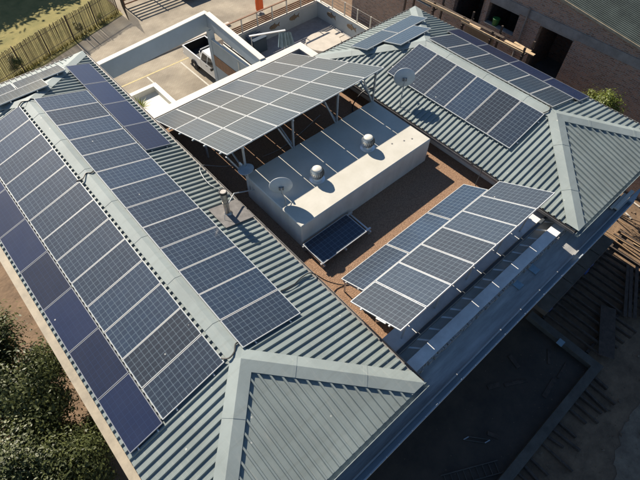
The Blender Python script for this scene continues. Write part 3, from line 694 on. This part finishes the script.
# leafy masses
def foliage(c, rad, n, size, m, name, parent, clumps=26, flat=1.):
    c = np.array(c, float); rad = np.array(rad, float)
    cc = RNG.normal(size=(clumps, 3)); cc /= np.linalg.norm(cc, axis=1)[:, None]; cc *= RNG.uniform(.35, .95, (clumps, 1)); cc[:, 2] = np.abs(cc[:, 2]) * RNG.choice([1, 1, -.6], clumps)
    idx = RNG.integers(0, clumps, n); off = RNG.normal(size=(n, 3)) * .16
    P = c + (cc[idx] + off) * rad
    nrm = cc[idx] + off * 2 + RNG.normal(size=(n, 3)) * .55; nrm[:, 2] += .5; nrm /= np.linalg.norm(nrm, axis=1)[:, None]
    a = np.cross(nrm, RNG.normal(size=(n, 3))); a /= np.linalg.norm(a, axis=1)[:, None]; b = np.cross(nrm, a)
    s = size * RNG.uniform(.6, 1.3, (n, 1))
    V = np.stack([P - a*s, P + b*s*.45, P + a*s, P - b*s*.45], 1).reshape(-1, 3) - ORG[parent.name]
    me = bpy.data.meshes.new(name); F = np.arange(4 * n).reshape(-1, 4)
    me.vertices.add(4*n); me.vertices.foreach_set('co', V.ravel()); me.loops.add(4*n); me.loops.foreach_set('vertex_index', F.ravel())
    me.polygons.add(n); me.polygons.foreach_set('loop_start', np.arange(0, 4*n, 4)); me.polygons.foreach_set('loop_total', np.full(n, 4)); me.update()
    me.materials.append(M[m]); o = bpy.data.objects.new(name, me); COL.objects.link(o); o.parent = parent; return o
def tree(x, y, z, h, rad, n, size, lab, m='leaf', nm='tree', group=None, limbs=7, clumps=30, cen=.62):
    r = thing(nm, lab, 'tree' if nm.endswith('tree') else 'bush', (x, y, z), group); mb = MB(); top = z + h * cen
    mb.tube([(x,y,z),(x+.06,y-.04,z+h*.22),(x-.03,y+.05,top)], [.05*h*.5,.04*h*.5,.018*h*.5], 9)
    for k in range(limbs):
        a = 2*math.pi*k/limbs + random.uniform(-.3,.3); s0 = z + h * random.uniform(.18,.4)
        mb.tube([(x,y,s0),(x+math.cos(a)*rad[0]*.4,y+math.sin(a)*rad[1]*.4,s0+h*.16),(x+math.cos(a)*rad[0]*.75,y+math.sin(a)*rad[1]*.75,s0+h*.3)], [.02*h*.5,.014*h*.5,.006*h*.5], 6)
    mb.build('trunk', 'bark', r); foliage((x, y, z + h - rad[2]), rad, n, size, m, 'crown', r, clumps); return r
tree(-5.6, -7.1, GZ, 5.1, (1.75, 2.3, 2.0), 85000, .06, 'big olive-green tree beside the cream fascia, the one with the fuller crown', group='trees along the cream fascia', clumps=46)
tree(-6.2, -10.6, GZ, 4.6, (1.8, 2.0, 1.8), 70000, .06, 'olive-green tree by the cream fascia, nearer the front hip', group='trees along the cream fascia', clumps=40)
tree(-5.0, -10.2, GZ, 2.6, (.9, 1.6, 1.1), 16000, .055, 'low olive-green bush between the tree and the cream fascia wall', nm='bush', clumps=20)

# lath fence, its posts, and the gate
def fy(x): return 14.35 + .337 * x
fe = thing('lath_fence', 'thin brown lath fence between the paved yard and the lawn', 'fence', (3, fy(3), GZ))
post_x = [-6 + 2.03 * i for i in range(9)]
for x in post_x: MB().bar((x, fy(x), GZ), (x, fy(x), GZ + 1.80), .06).build('post', 'wood_dk', fe)
for i in range(len(post_x) - 1):
    mb = MB(); x = post_x[i] + .06
    while x < post_x[i+1] - .05:
        wd = random.uniform(.035, .06); h = 1.72 + random.uniform(-.06, .06); ln = random.uniform(-.02, .02)
        mb.bar((x, fy(x) + .03, GZ + .03), (x + ln, fy(x) + .03, GZ + h), .012, wd); x += random.uniform(.07, .10)
    mb.build('lath_screen', 'dry', fe)
    for z in (.35, 1.45): MB().bar((post_x[i], fy(post_x[i]), GZ + z), (post_x[i+1], fy(post_x[i+1]), GZ + z), .025, .04).build('rail', 'dry', fe)
ga = thing('rail_gate', 'brown timber rail gate at the end of the lath fence', 'gate', (13, 18.2, GZ))
for x in (11.0, 13.2, 15.4): B(x - .05, x + .05, 18.2, 18.3, GZ, GZ + 1.9).build('post', 'deckwood', ga)
for k in range(6): B(11.0, 15.4, 18.14, 18.2, GZ + .2 + k * .3, GZ + .29 + k * .3).build('rail', 'deckwood', ga)
ret = thing('fence_return', 'short dark brown board screen closing the lath fence end', 'fence', (10.6, 17.2, GZ))
for k in range(16):
    f = k / 15; MB().bar((10.32 + .55 * f, 16.4 + 2.0 * f, GZ), (10.32 + .55 * f, 16.4 + 2.0 * f, GZ + 1.7), .11, .02).build('board', 'wood_dk', ret)
tree(1.9, 15.25, GZ, 1.15, (.55, .5, .55), 1600, .06, 'round dark bush growing against the lath fence', nm='bush', clumps=12)
tree(6.9, 16.95, GZ, .9, (.35, .35, .4), 700, .05, 'small grey-green bush further along the lath fence', nm='bush', clumps=8)
yucca(8.7, 17.5, GZ, .6, 'small pale leafy plant at the foot of the lath fence')
for (x, y, h, lab) in ((1.0, 31.5, 8.0, 'broad dark tree beyond the lawn, furthest from the gate'), (6.2, 31.5, 7.4, 'broad dark tree beyond the lawn, middle one'), (10.6, 33.0, 8.0, 'broad dark tree beyond the lawn, nearest the gate'), (-4.5, 30.5, 8, 'broad dark tree behind the far lawn corner')):
    tree(x, y, GZ, h, (3.6, 2.6, 3.7), 9000, .32, lab, group='trees beyond the lawn', clumps=40)
# grass tufts along the fence
gv = MB()
for k in range(900):
    x = random.uniform(-3, 10.2); y = fy(x) - abs(random.gauss(0, .16)) + .1; a = random.uniform(0, 3.14); h = random.uniform(.08, .28)
    gv.add([(x - .03*math.cos(a), y - .03*math.sin(a), GZ), (x + .03*math.cos(a), y + .03*math.sin(a), GZ), (x + random.uniform(-.08,.08), y + random.uniform(-.08,.08), GZ + h)], [(0,1,2)])
o = gv.build('dry_grass', 'grassblade'); tag(o, 'dry tufty grass growing along the lath fence foot', 'grass'); o['kind'] = 'stuff'

# white pickup truck, nose towards the building
def wheel(parent, x, y, z, r, wd):
    wh = MB().lathe((x - wd/2, y, z), [(r*.62,0),(r*.94,.0),(r,.03),(r,wd-.03),(r*.94,wd),(r*.62,wd)], 24, axis=(1,0,0)).build('wheel', 'tyre', parent, smooth=False)
    MB().lathe((x - wd/2 - .004, y, z), [(r*.08,0.0),(r*.6,.012),(r*.62,.05),(r*.62,wd-.05),(r*.6,wd-.004),(r*.08,wd+.008)], 18, axis=(1,0,0)).build('rim', 'rim', wh)
def pickup(cx, cy):
    T = thing('pickup_truck', 'white pickup truck with black load bed parked in the bay behind the portal', 'truck', (cx, cy, GZ)); z = GZ
    W2 = .89
    mb = MB()   # lower body and cab as side profile, lofted in three widths
    prof = [(-2.62,.48),(-2.66,.72),(-2.52,.98),(-1.38,1.10),(-.74,1.70),(-.55,1.76),(.22,1.76),(.34,1.70),(.44,1.14),(.44,.48)]
    def hw(zz): return W2 if zz <= 1.14 else W2 - (zz - 1.14) * .33
    n = len(prof)
    vs = [(cx - hw(b), cy + a, z + b) for a, b in prof] + [(cx + hw(b), cy + a, z + b) for a, b in prof]
    mb.add(vs, [(i, (i+1) % n, n + (i+1) % n, n + i) for i in range(n)] + [(0,1,2,3,8,9), (3,4,5,6,7,8), (n+9,n+8,n+3,n+2,n+1,n), (n+8,n+7,n+6,n+5,n+4,n+3)])
    mb.build('cab', 'carwhite', T, bevel=.02)
    bed = MB().box(cx-W2, cx-W2+.07, cy+.46, cy+2.58, z+.50, z+1.13).box(cx+W2-.07, cx+W2, cy+.46, cy+2.58, z+.50, z+1.13).box(cx-W2+.07, cx+W2-.07, cy+.46, cy+.52, z+.50, z+1.13).box(cx-W2+.07, cx+W2-.07, cy+2.51, cy+2.58, z+.50, z+1.13).box(cx-W2+.07, cx+W2-.07, cy+.52, cy+2.51, z+.52, z+.60).build('load_bed', 'carwhite', T)
    MB().box(cx-W2+.072, cx+W2-.072, cy+.522, cy+2.508, z+.602, z+.62).box(cx-W2+.072, cx-W2+.09, cy+.522, cy+2.508, z+.62, z+1.12).box(cx+W2-.09, cx+W2-.072, cy+.522, cy+2.508, z+.62, z+1.12).box(cx-W2+.09, cx+W2-.09, cy+2.49, cy+2.508, z+.62, z+1.12).box(cx-W2+.09, cx+W2-.09, cy+.522, cy+.54, z+.62, z+1.12).build('bed_liner', 'black', bed)
    MB().tube([(cx-.72,cy+.62,z+1.1),(cx-.70,cy+.66,z+1.50),(cx-.6,cy+.68,z+1.6),(cx+.6,cy+.68,z+1.6),(cx+.70,cy+.66,z+1.50),(cx+.72,cy+.62,z+1.1)], .035, 8).build('roll_bar', 'alu', T)
    def quad(nm, pts, m, par=T): return MB().add(pts, [tuple(range(len(pts)))]).build(nm, m, par)
    for s in (-1, 1):
        def S(a, b, e=.006): return (cx + s * (hw(b) + e), cy + a, z + b)
        quad('side_window', [S(-1.22,1.18), S(-.36,1.18), S(-.36,1.64), S(-.72,1.64)], 'glass'); quad('side_window', [S(-.30,1.18), S(.34,1.18), S(.26,1.60), S(.18,1.64), S(-.30,1.64)], 'glass')
        MB().box(cx + s*(W2+.02) - .01 + (.0 if s>0 else -.16), cx + s*(W2+.02) + .01 + (.16 if s>0 else 0), cy-1.12, cy-1.00, z+1.12, z+1.30).build('mirror', 'black', T, bevel=.02)
        MB().box(cx + s*(W2+.012) - .012, cx + s*(W2+.012) + .012, cy-.36, cy-.20, z+1.00, z+1.04).build('door_handle', 'black', T)
        MB().box(cx + s*.80 - .08, cx + s*.80 + .08, cy+2.575, cy+2.60, z+.75, z+1.08).build('tail_light', 'red', T)
        for a in (1.30, -1.72):
            MB().lathe((cx + s*(W2-.02) , cy + a, z + .42), [(.43, -.01),(.43,.03)], 24, axis=(1,0,0)).build('wheel_arch', 'black', T)
            wheel(T, cx + s * (W2 - .06), cy + a, z + .36, .36, .24)
    quad('windscreen', [(cx-.78,cy-1.34,z+1.160),(cx+.78,cy-1.34,z+1.160),(cx+.70,cy-.81,z+1.655),(cx-.70,cy-.81,z+1.655)], 'glass')
    quad('rear_window', [(cx-.70,cy+.444,z+1.18),(cx+.70,cy+.444,z+1.18),(cx+.62,cy+.372,z+1.62),(cx-.62,cy+.372,z+1.62)], 'glass')
    MB().box(cx-.86, cx+.86, cy+2.585, cy+2.72, z+.46, z+.60).build('bumper', 'alu', T); MB().box(cx-.86, cx+.86, cy-2.76, cy-2.64, z+.40, z+.66).build('bumper', 'black', T)
    MB().box(cx-.5, cx+.5, cy-2.2, cy+2.4, z+.30, z+.50).build('chassis', 'black', T)
pickup(11.62, 6.72)
# dark car across the road
def car(cx, cy):
    T = thing('parked_car', 'dark car parked on the paved road beyond the portal', 'car', (cx, cy, GZ)); z = GZ
    prof = [(-2.1,.30),(-2.15,.70),(-1.95,.88),(-1.5,.95),(-.9,1.38),(.6,1.42),(1.3,1.02),(2.0,.90),(2.15,.65),(2.1,.30)]; n = len(prof)
    def hw(b): return .86 if b < 1 else .86 - (b - 1) * .45
    MB().add([(cx - hw(b), cy + a, z + b) for a, b in prof] + [(cx + hw(b), cy + a, z + b) for a, b in prof], [(i,(i+1)%n,n+(i+1)%n,n+i) for i in range(n)] + [tuple(range(n-1,-1,-1)), tuple(range(n,2*n))]).build('body', 'cardark', T, bevel=.03)
    for s in (-1, 1):
        MB().add([(cx+s*(hw(1.05)+.008),cy-1.25,z+1.04),(cx+s*(hw(1.05)+.008),cy+1.05,z+1.04),(cx+s*(hw(1.34)+.008),cy+.55,z+1.34),(cx+s*(hw(1.34)+.008),cy-.85,z+1.34)], [(0,1,2,3)]).build('side_window', 'glass', T)
        for a in (-1.3, 1.35): wheel(T, cx + s*.80, cy + a, z + .31, .31, .2)
    MB().add([(cx-.7,cy-1.50,z+.965),(cx+.7,cy-1.50,z+.965),(cx+.62,cy-.93,z+1.375),(cx-.62,cy-.93,z+1.375)], [(0,1,2,3)]).build('rear_window', 'glass', T)
    MB().box(cx-.8, cx+.8, cy-2.2, cy-2.13, z+.36, z+.52).build('bumper', 'black', T)
car(15.7, 18.0)

# ================================================================== terrace
TF = GZ + .006
struct(B(14.4, 21.2, -1.8, 7.75, GZ - .02, TF).build('terrace_floor', 'tile'))
tr = thing('terrace_wall', 'blue-grey plastered terrace wall with metal fish fixed to its inner face', 'wall', (18, 7.8, GZ))
B(13.2, 21.2, 7.75, 7.95, GZ, GZ + 1.12).build('wall', 'bluewall', tr); B(21.2, 21.42, -3.0, 7.95, GZ, GZ + 1.12).build('wall', 'bluewall', tr)
B(13.2, 21.18, 7.72, 7.98, GZ + 1.12, GZ + 1.16).build('coping', 'white', tr); B(21.18, 21.45, -3.0, 7.98, GZ + 1.12, GZ + 1.165).build('coping', 'white', tr)
ba = thing('balustrade', 'white-posted balustrade with brown timber rails on the terrace wall', 'balustrade', (18, 7.85, GZ + 1.16))
zb = GZ + 1.16
for x in np.arange(13.3, 21.3, 1.28): B(x - .035, x + .035, 7.82, 7.89, zb, zb + .95).build('post', 'white', ba)
B(13.2, 21.3, 7.80, 7.91, zb + .95, zb + 1.0).build('handrail', 'deckwood', ba)
for k in range(4): B(13.2, 21.2, 7.895, 7.925, zb + .04 + k * .13, zb + .13 + k * .13).build('slat', 'deckwood', ba)
for y in np.arange(-2.5, 7.6, 1.25): B(21.28, 21.35, y - .035, y + .035, zb + .005, zb + .95).build('post', 'white', ba)
for h in (.2, .4, .6, .8, .94): MB().tube([(21.315, -2.8, zb + h), (21.315, 7.85, zb + h)], .009, 5).build('wire', 'wire', ba)
# floor slabs and the round step
for i in range(4):
    for j in range(3):
        x0 = 16.5 + i * 1.14; y0 = 1.6 + j * 1.5
        if (i, j) in ((0, 2), (2, 2), (1, 2)): continue
        o = B(x0, x0 + 1.08, y0, y0 + 1.42, TF - .01, TF + .035).build('paving_slab', 'slab'); struct(o)
rs = MB().lathe((19.1, 4.7, TF - .004), [(1.25,0),(1.25,.19),(1.22,.22)], 40).build('round_step', 'slab'); tag(rs, 'pale round raised step on the terrace floor', 'step')
def fish(c, u, lab):
    """flat metal fish, c on the wall face, u = direction of its nose along the wall"""
    c = Vector(c); u = Vector(u); up = Vector((0,0,1)); n = u.cross(up); out = -n if (n.y > .5 or n.x > .5) else n
    r = thing('fish_ornament', lab, 'ornament', tuple(c), 'metal fish on the terrace wall')
    def pl(pts, th, off): 
        a = [c + u * x + up * y + out * off for x, y in pts]; b = [q + out * th for q in a]; k = len(pts)
        return MB().add(a + b, [tuple(range(k-1,-1,-1)), tuple(range(k, 2*k))] + [(i,(i+1)%k,k+(i+1)%k,k+i) for i in range(k)])
    pl([(.36*math.cos(q), .15*math.sin(q) * (1 + .2*math.cos(q))) for q in np.linspace(0, 6.283, 17)[:-1]], .035, .012).build('body', 'copper', r)
    pl([(-.30,0),(-.55,.17),(-.48,0),(-.55,-.17)], .02, .012).build('tail', 'copper', r)
    pl([(.1,.12),(-.15,.25),(-.12,.1)], .02, .012).build('fin', 'copper', r); pl([(.05,-.12),(-.12,-.22),(-.1,-.1)], .02, .012).build('fin', 'copper', r)
fish((17.1, 7.75, GZ + .72), (-1,0,0), 'metal fish on the shaded terrace wall below timber slats, nearer the portal')
fish((18.9, 7.75, GZ + .74), (-1,0,0), 'metal fish on the shaded terrace wall below timber slats, nearer the corner')
fish((21.2, 6.3, GZ + .72), (0,1,0), 'metal fish on the terrace wall below wire railing, nearer the corner')
fish((21.2, 4.2, GZ + .72), (0,1,0), 'metal fish on the terrace wall below wire railing, nearer the short roof')
# folded shade frame with hanging cloth, covered box
sh = thing('shade_frame', 'silver bar on legs with blue-grey cloth hanging from its end', 'shade frame', (15.2, 4.6, GZ))
MB().bar((13.6, 5.6, GZ + 2.3), (15.7, 4.6, GZ + 2.35), .14, .05).build('bar', 'alu', sh)
for p in ((13.7, 5.55), (15.6, 4.65)): MB().bar((p[0], p[1], GZ), (p[0], p[1], GZ + 2.3), .05).build('leg', 'steel', sh)
mb = MB(); N = 14
for i in range(N + 1):
    f = i / N; mb.v += [(15.3 + .6 * f, 4.72 - .35 * f + .09 * math.sin(i * 1.7), GZ + 2.27), (15.15 + .95 * f, 4.7 - .4 * f + .16 * math.sin(i * 1.7), GZ + 1.3)]
mb.f = [(2*i, 2*i+1, 2*i+3, 2*i+2) for i in range(N)]
mb.build('cloth', 'bluecloth', sh)
tag(MB().box(14.6, 15.7, 6.7, 7.5, GZ, GZ + .95).box(14.55, 15.75, 6.65, 7.55, GZ + .95, GZ + 1.02).build('covered_barbecue', 'navy', bevel=.03), 'dark covered box standing by the terrace wall next to the portal', 'box')
# low partition with stored pipes and bags beside the truck
iw = thing('infill_wall', 'white infill wall with brown timber band below the portal side beam', 'wall', (9.6, .5, GZ))
B(9.55, 9.68, -1.89, 3.01, -3.55, -2.72).build('wall', 'bluewall', iw); B(9.54, 9.69, -1.89, 3.01, -2.72, -2.68).build('coping', 'white', iw); B(9.53, 9.66, -1.89, 3.01, -4.2, -3.55).build('timber_band', 'deckwood', iw); B(9.55, 9.68, -1.89, 3.01, GZ, -4.2).build('wall', 'bluewall', iw)
B(9.51, 9.53, .55, .62, -4.1, -2.8).build('downpipe', 'white', iw)
sp = thing('storage_platform', 'timber storage platform on posts behind the white infill wall', 'platform', (10.3, .6, GZ))
B(9.70, 10.9, -1.6, 3.0, -3.0, -2.92).build('deck', 'wood_dk', sp)
for x in (9.85, 10.78):
    for y in (-1.4, .8, 2.85): B(x - .05, x + .05, y - .05, y + .05, GZ, -3.0).build('post', 'wood_dk', sp)
for i in range(6):
    a = (9.85 + i * .16, -.9 + random.uniform(0,.5), -2.87); b = (9.9 + i * .15, 2.75 - random.uniform(0,.5), -2.86); cn = ('white','black','alu','black','white','black')[i]
    tag(MB().tube([a, b], .045, 8).build('stored_pipe', cn), f'{("white","black","silver","black","white","black")[i]} pipe stored on the platform, {nth(i+1)} from the infill wall', 'pipe', 'pipes stored on the platform')
for i, y in enumerate((-.2, .9, 2.0)):
    mb = MB().lathe((10.25, y, -2.83), [(.1,0),(.22,.04),(.24,.12),(.16,.2),(.05,.24)], 12)
    tag(mb.build('bag', ('slab','black','slab')[i], smooth=True), ('pale full bag on the storage platform nearer the tilted canopy', 'black full bag between two pale bags on the platform', 'pale full bag on the storage platform nearer the truck')[i], 'bag')
# orange folded parasol out on the paving
pr = thing('folded_parasol', 'folded orange parasol standing on the paving beyond the balustrade', 'parasol', (18.2, 10.85, GZ))
MB().tube([(18.2,10.85,GZ),(18.2,10.85,GZ+2.5)], .025, 8).build('pole', 'alu', pr)
mb = MB(); n = 14
for zz, rr in ((.30,.22),(.9,.22),(1.6,.15),(2.2,.05)): mb.v += [(18.2 + rr*(1+.35*(k%2))*math.cos(2*math.pi*k/n), 10.85 + rr*(1+.35*(k%2))*math.sin(2*math.pi*k/n), GZ + zz) for k in range(n)]
mb.f = [(i*n+k, i*n+(k+1)%n, (i+1)*n+(k+1)%n, (i+1)*n+k) for i in range(3) for k in range(n)]
mb.build('canopy', 'orange', pr); MB().lathe((18.2,10.85,GZ), [(.3,0),(.3,.06),(.05,.1)], 20).build('base', 'conc', pr)

# ================================================================== brick building beyond the short roof
bb = thing('brick_building', 'unfinished rough brick building with dark openings and corrugated roof', 'building', (25, -6, GZ))
BX = 22.0
ops = [(-1.6, .3, -3.4, -1.75), (-5.0, -3.1, -3.2, -1.62), (-7.1, -5.25, -2.75, -1.62), (-10.2, -8.35, -5.0, -1.62)]   # y0,y1,z0,z1
TOPZ = -1.52
segs = [(-24., -10.2), (-8.35, -7.1), (-5.25, -5.0), (-3.1, -1.6), (.3, 5.)]
for a, b in segs: B(BX, BX + .35, a, b, GZ, TOPZ).build('wall', 'brick', bb)
for y0, y1, z0, z1 in ops:
    B(BX + .002, BX + .348, y0, y1, GZ, z0).build('wall', 'brick', bb)
    B(BX + .004, BX + .346, y0, y1, z1, TOPZ).build('lintel', 'conc', bb)
    B(BX - .04, BX + .3, y0 + .003, y1 - .003, z0, z0 + .05).build('sill', 'conc', bb)
B(BX - .03, BX + .36, -24, 5, TOPZ, TOPZ + .42).build('ring_beam', 'conc', bb)
B(BX + 3.6, BX + 3.8, -24, 5, GZ, -.4).build('wall', 'brick', bb); B(BX + .35, BX + 3.6, 4.8, 5, GZ, -.4).build('wall', 'brick', bb); B(BX + .35, BX + 3.6, -24, -23.8, GZ, -.4).build('wall', 'brick', bb)
B(BX + .35, BX + 3.6, -23.8, 4.8, -.5, -.4).build('ceiling', 'dark', bb); B(BX + .35, BX + 3.6, -23.8, 4.8, -5.05, -5.0).build('floor', 'conc', bb)
for y in (-8.0, -4.9, -2.6): B(BX + .36, BX + 3.6, y, y + .2, -5.0, -.5).build('wall', 'brick', bb)
MB().tube([(BX - .08, -7.55, -1.0), (BX - .08, -7.55, -4.6)], .05, 8).build('downpipe', 'gutter', bb)
def vz(y): return .04 + .132 * (y + 8.78)
MB().prism([(-24., TOPZ + .42), (-2.2, TOPZ + .42), (-2.2, vz(-2.2) - .14), (-13.5, vz(-13.5) - .14), (-14.5, TOPZ + .43), (-24., TOPZ + .425)], 'x', BX, BX + .35).build('wall', 'brick', bb)
mb = MB(); up = Vector((10, 0, 1.0)); rows = []
for i in range(80):
    for du, h in ((0, 0), (.004, .034), (.05, .034), (.054, 0)):
        f = (i * .125 + du) / 10; o_ = up * f + Vector((0, 0, h)); rows += [Vector((21.85, -1.5, vz(-1.5))) + o_, Vector((21.85, -24., vz(-24.))) + o_]
mb.add(rows, [(2*i, 2*i+1, 2*i+3, 2*i+2) for i in range(len(rows)//2 - 1)])
mb.build('corrugated_roof', 'tin', bb)
MB().bar((21.83, -1.5, vz(-1.5) - .05), (21.83, -24., vz(-24.) - .05), .05, .11).build('verge_board', 'fascia', bb)
tag(MB().lathe((BX + .14, -5.85, -2.70), [(.10,0),(.16,.02),(.20,.36),(.21,.38),(.17,.38)], 18).build('bucket', 'green', smooth=True), 'green plastic bucket on the sill of a dark brick opening', 'bucket')
# timber scaffold in front of it
sf = thing('timber_scaffold', 'rough timber scaffold with pale planks along the brick wall', 'scaffold', (20.3, -5.5, GZ))
for y in (-8.9, -7.0, -5.2, -3.2, -1.2):
    for x in (19.95, 20.75): MB().bar((x, y, GZ), (x, y, -1.75), .09).build('post', 'wood_dk', sf)
    MB().bar((19.8, y, -2.2), (20.9, y, -2.2), .06, .08).build('putlog', 'wood_dk', sf)
MB().bar((19.88, .4, -1.95), (19.9, -5.6, -1.86), .05, .12).build('ledger', 'wood', sf); MB().bar((20.02, -.6, -2.02), (20.06, -6.2, -2.0), .14, .04).build('plank', 'wood', sf)
MB().bar((19.88, -3.2, -2.75), (19.88, -7.0, -2.70), .05, .09).build('ledger', 'wood_dk', sf); MB().bar((19.88, -5.1, -2.0), (19.88, -8.9, -2.02), .05, .10).build('ledger', 'wood', sf)
B(19.93, 19.95, -7.2, -5.4, -2.75, -2.06).build('board', 'ply', sf)
MB().bar((20.3, -7.6, -2.12), (20.36, -9.3, -2.14), .2, .04).build('plank', 'wood', sf); MB().bar((20.55, -8.0, -2.12), (20.5, -9.0, -2.14), .16, .04).build('plank', 'wood', sf)
MB().bar((20.5, -1.0, -2.14), (20.5, -7.4, -2.14), .2, .04).build('plank', 'wood_dk', sf)
tree(20.1, -13.3, GZ, 5.45, (.8, 1.1, 1.1), 9000, .06, 'leafy green bush top showing beyond the short roof eave', m='leaf2', nm='bush', clumps=22)

# ================================================================== building site in front
st_ = thing('foundation_beam', 'long dark concrete foundation beam bounding the sunken slab', 'beam', (8, -20.1, GZ))
B(-2, 11.5, -20.35, -20.0, GZ - .02, GZ + .30).build('beam', 'conc_dk', st_); B(11.5, 11.85, -20.35, -17.0, GZ - .02, GZ + .30).build('beam', 'conc_dk', st_)
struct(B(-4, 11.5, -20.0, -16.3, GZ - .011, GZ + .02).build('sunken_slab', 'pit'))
jo = thing('floor_joists', 'rows of dark timber floor joists laid out on the site ground', 'joists', (15.5, -18.7, GZ))
for i in range(17):
    x = 12.2 + i * .42; dx = random.uniform(-.07,.07); MB().bar((x + dx, -20.1 + random.uniform(-.45,.35), GZ + .265 + random.uniform(-.01,.02)), (x - dx, -17.15 - random.uniform(0,.3), GZ + .265), random.uniform(.045,.09), random.uniform(.12,.17)).build('joist', 'wood_dk', jo)
for y in (-19.6, -17.5): B(12.0, 19.2, y - .06, y + .06, GZ, GZ + .179).build('bearer', 'wood_dk', jo)
jo = thing('short_joists', 'short dark timber stubs set in a row outside the foundation beam', 'joists', (8.5, -20.9, GZ))
for i in range(16):
    x = 5.6 + i * .38
    if i in (4, 9): continue
    MB().bar((x + random.uniform(-.12,.12), -21.3 + random.uniform(-.35,.4), GZ + .07), (x, -20.37, GZ + .09), random.uniform(.05,.10), random.uniform(.12,.16)).build('joist', 'wood_dk', jo)
def plank(a, b, wd, th, m, lab, grp): return tag(MB().bar(a, b, wd, th).build('plank', m), lab, 'plank', grp)
tag(MB().bar((14.45,-19.1,GZ+.385), (12.25,-20.2,GZ+.385), .62, .03).build('plywood_sheet', 'wood_dk'), 'wide dark plywood sheet lying across the timber joists', 'board')
grp = 'loose planks on the building site'
for i in range(9):
    x = 15.0 + i * .13 + random.uniform(-.1,.1); y = -19.3 - i * .16; z = GZ + .40 + .01 * (i % 3)
    plank((x - .4, y - .5, z), (x + 2.2 + random.uniform(-.3,.3), y + .7, z + .02), .14, .035, 'wood_dk', f'weathered grey plank {nth(i + 1)} from the joists\' inner end in the loose pile', grp)
for i in range(4):
    x = 17.9 + i * .42 + random.uniform(-.05,.05)
    plank((x, -19.2 + random.uniform(-.3,.2), GZ + .40), (x + random.uniform(-.1,.5), -17.0 + random.uniform(-.5,.3), GZ + .41), .06, .035, 'ply', 'narrow brown timber batten catching the sun beside the short roof corner', 'sunlit planks beyond the short roof')
for i in range(14):
    x = random.uniform(18, 23.5); y = random.uniform(-19, -15); a = random.uniform(0, 3.14); L = random.uniform(.2,.6)
    tag(MB().bar((x, y, GZ + .03), (x + L*math.cos(a), y + L*math.sin(a), GZ + .05), random.uniform(.06,.16), .04).build('offcut', random.choice(['wood','wood_dk','slab'])), 'small building offcut scattered on the soil by the brick building', 'offcut', 'offcuts scattered on the soil')
for i in range(7):
    x = random.uniform(4.5, 10.6); y = random.uniform(-19.6, -17.8); a = random.uniform(0, 3.1); L = random.uniform(.5, 1.4)
    tag(MB().bar((x, y, GZ + .04), (x + L * math.cos(a), max(-19.9, y + L * math.sin(a) * .5), GZ + .045), random.uniform(.08, .2), .03).build('plank', 'wood_dk'), 'dark offcut board lying loose on the sunken slab', 'plank', 'boards scattered on the sunken slab')
ld = thing('ladder', 'metal ladder lying on the dark sunken slab', 'ladder', (4.9, -19.2, GZ + .02))
def lp(f, s): return (3.75 + 1.95 * f - .18 * s * .55, -18.75 - 1.05 * f - .18 * s, GZ + .06)
for s in (-1, 1): MB().bar(lp(0, s), lp(1, s), .035, .04).build('stile', 'conc_dk', ld)
for k in range(9): MB().bar(lp((k + .5) / 9, -1), lp((k + .5) / 9, 1), .02, .02).build('rung', 'conc_dk', ld)
tl = thing('trestle', 'small metal trestle frame lying on the dark slab near the ladder', 'trestle', (5.7, -18.7, GZ + .02))
for d in (0, .28): MB().bar((5.45 + d*.8, -18.35 - d*.2, GZ + .05), (5.95 + d*.8, -18.95 - d*.2, GZ + .05), .03).build('rail', 'conc_dk', tl)
for d in (.0, 1.): MB().bar((5.45 + .5*d, -18.35 - .6*d, GZ + .05), (5.67 + .5*d, -18.41 - .6*d, GZ + .05), .035).build('stay', 'steel', tl)
for i in range(10):
    x = 11.95 + random.uniform(0,.5) + i * .42; y = -17.3 + random.uniform(-.25,.1)
    tag(MB().box(x - .1, x + .1, y - .07, y + .07, GZ + .36, GZ + .5).build('plastic_crate', 'blueplastic', bevel=.01), 'small blue plastic block standing on the joists beside the building', 'block', 'blue blocks on the joists')
tag(B(11.3, 11.6, -18.75, -18.5, GZ + .30, GZ + .34).build('paper_sheet', 'bluecloth'), 'small pale sheet lying on the foundation beam', 'sheet')
# rubble on the soil
rb = MB()
for i in range(900):
    s = random.uniform(.015, .04) if random.random() < .85 or i % 3 == 2 else random.uniform(.06, .12)
    if i % 3 == 0: x = random.uniform(5.2, 16); y = random.uniform(-24, -20.5)
    elif i % 3 == 1: x = random.uniform(18, 25); y = random.uniform(-20, -14.8)
    else: x = random.uniform(1.5, 11.3); y = random.choice([random.gauss(-19.4, .4), random.uniform(-19.9, -17.2)]); y = max(-19.95, y)
    p = [Vector((random.uniform(-1,1), random.uniform(-1,1), random.uniform(0,1))) * s + Vector((x, y, GZ)) for _ in range(4)] + [Vector((x, y, GZ - .02))]
    rb.add(p, [(0,1,2),(0,2,3),(0,3,1),(1,2,4),(2,3,4),(3,1,4)])
o = rb.build('rubble', 'dirt'); tag(o, 'scattered pale rubble on the site soil', 'rubble'); o['kind'] = 'stuff'
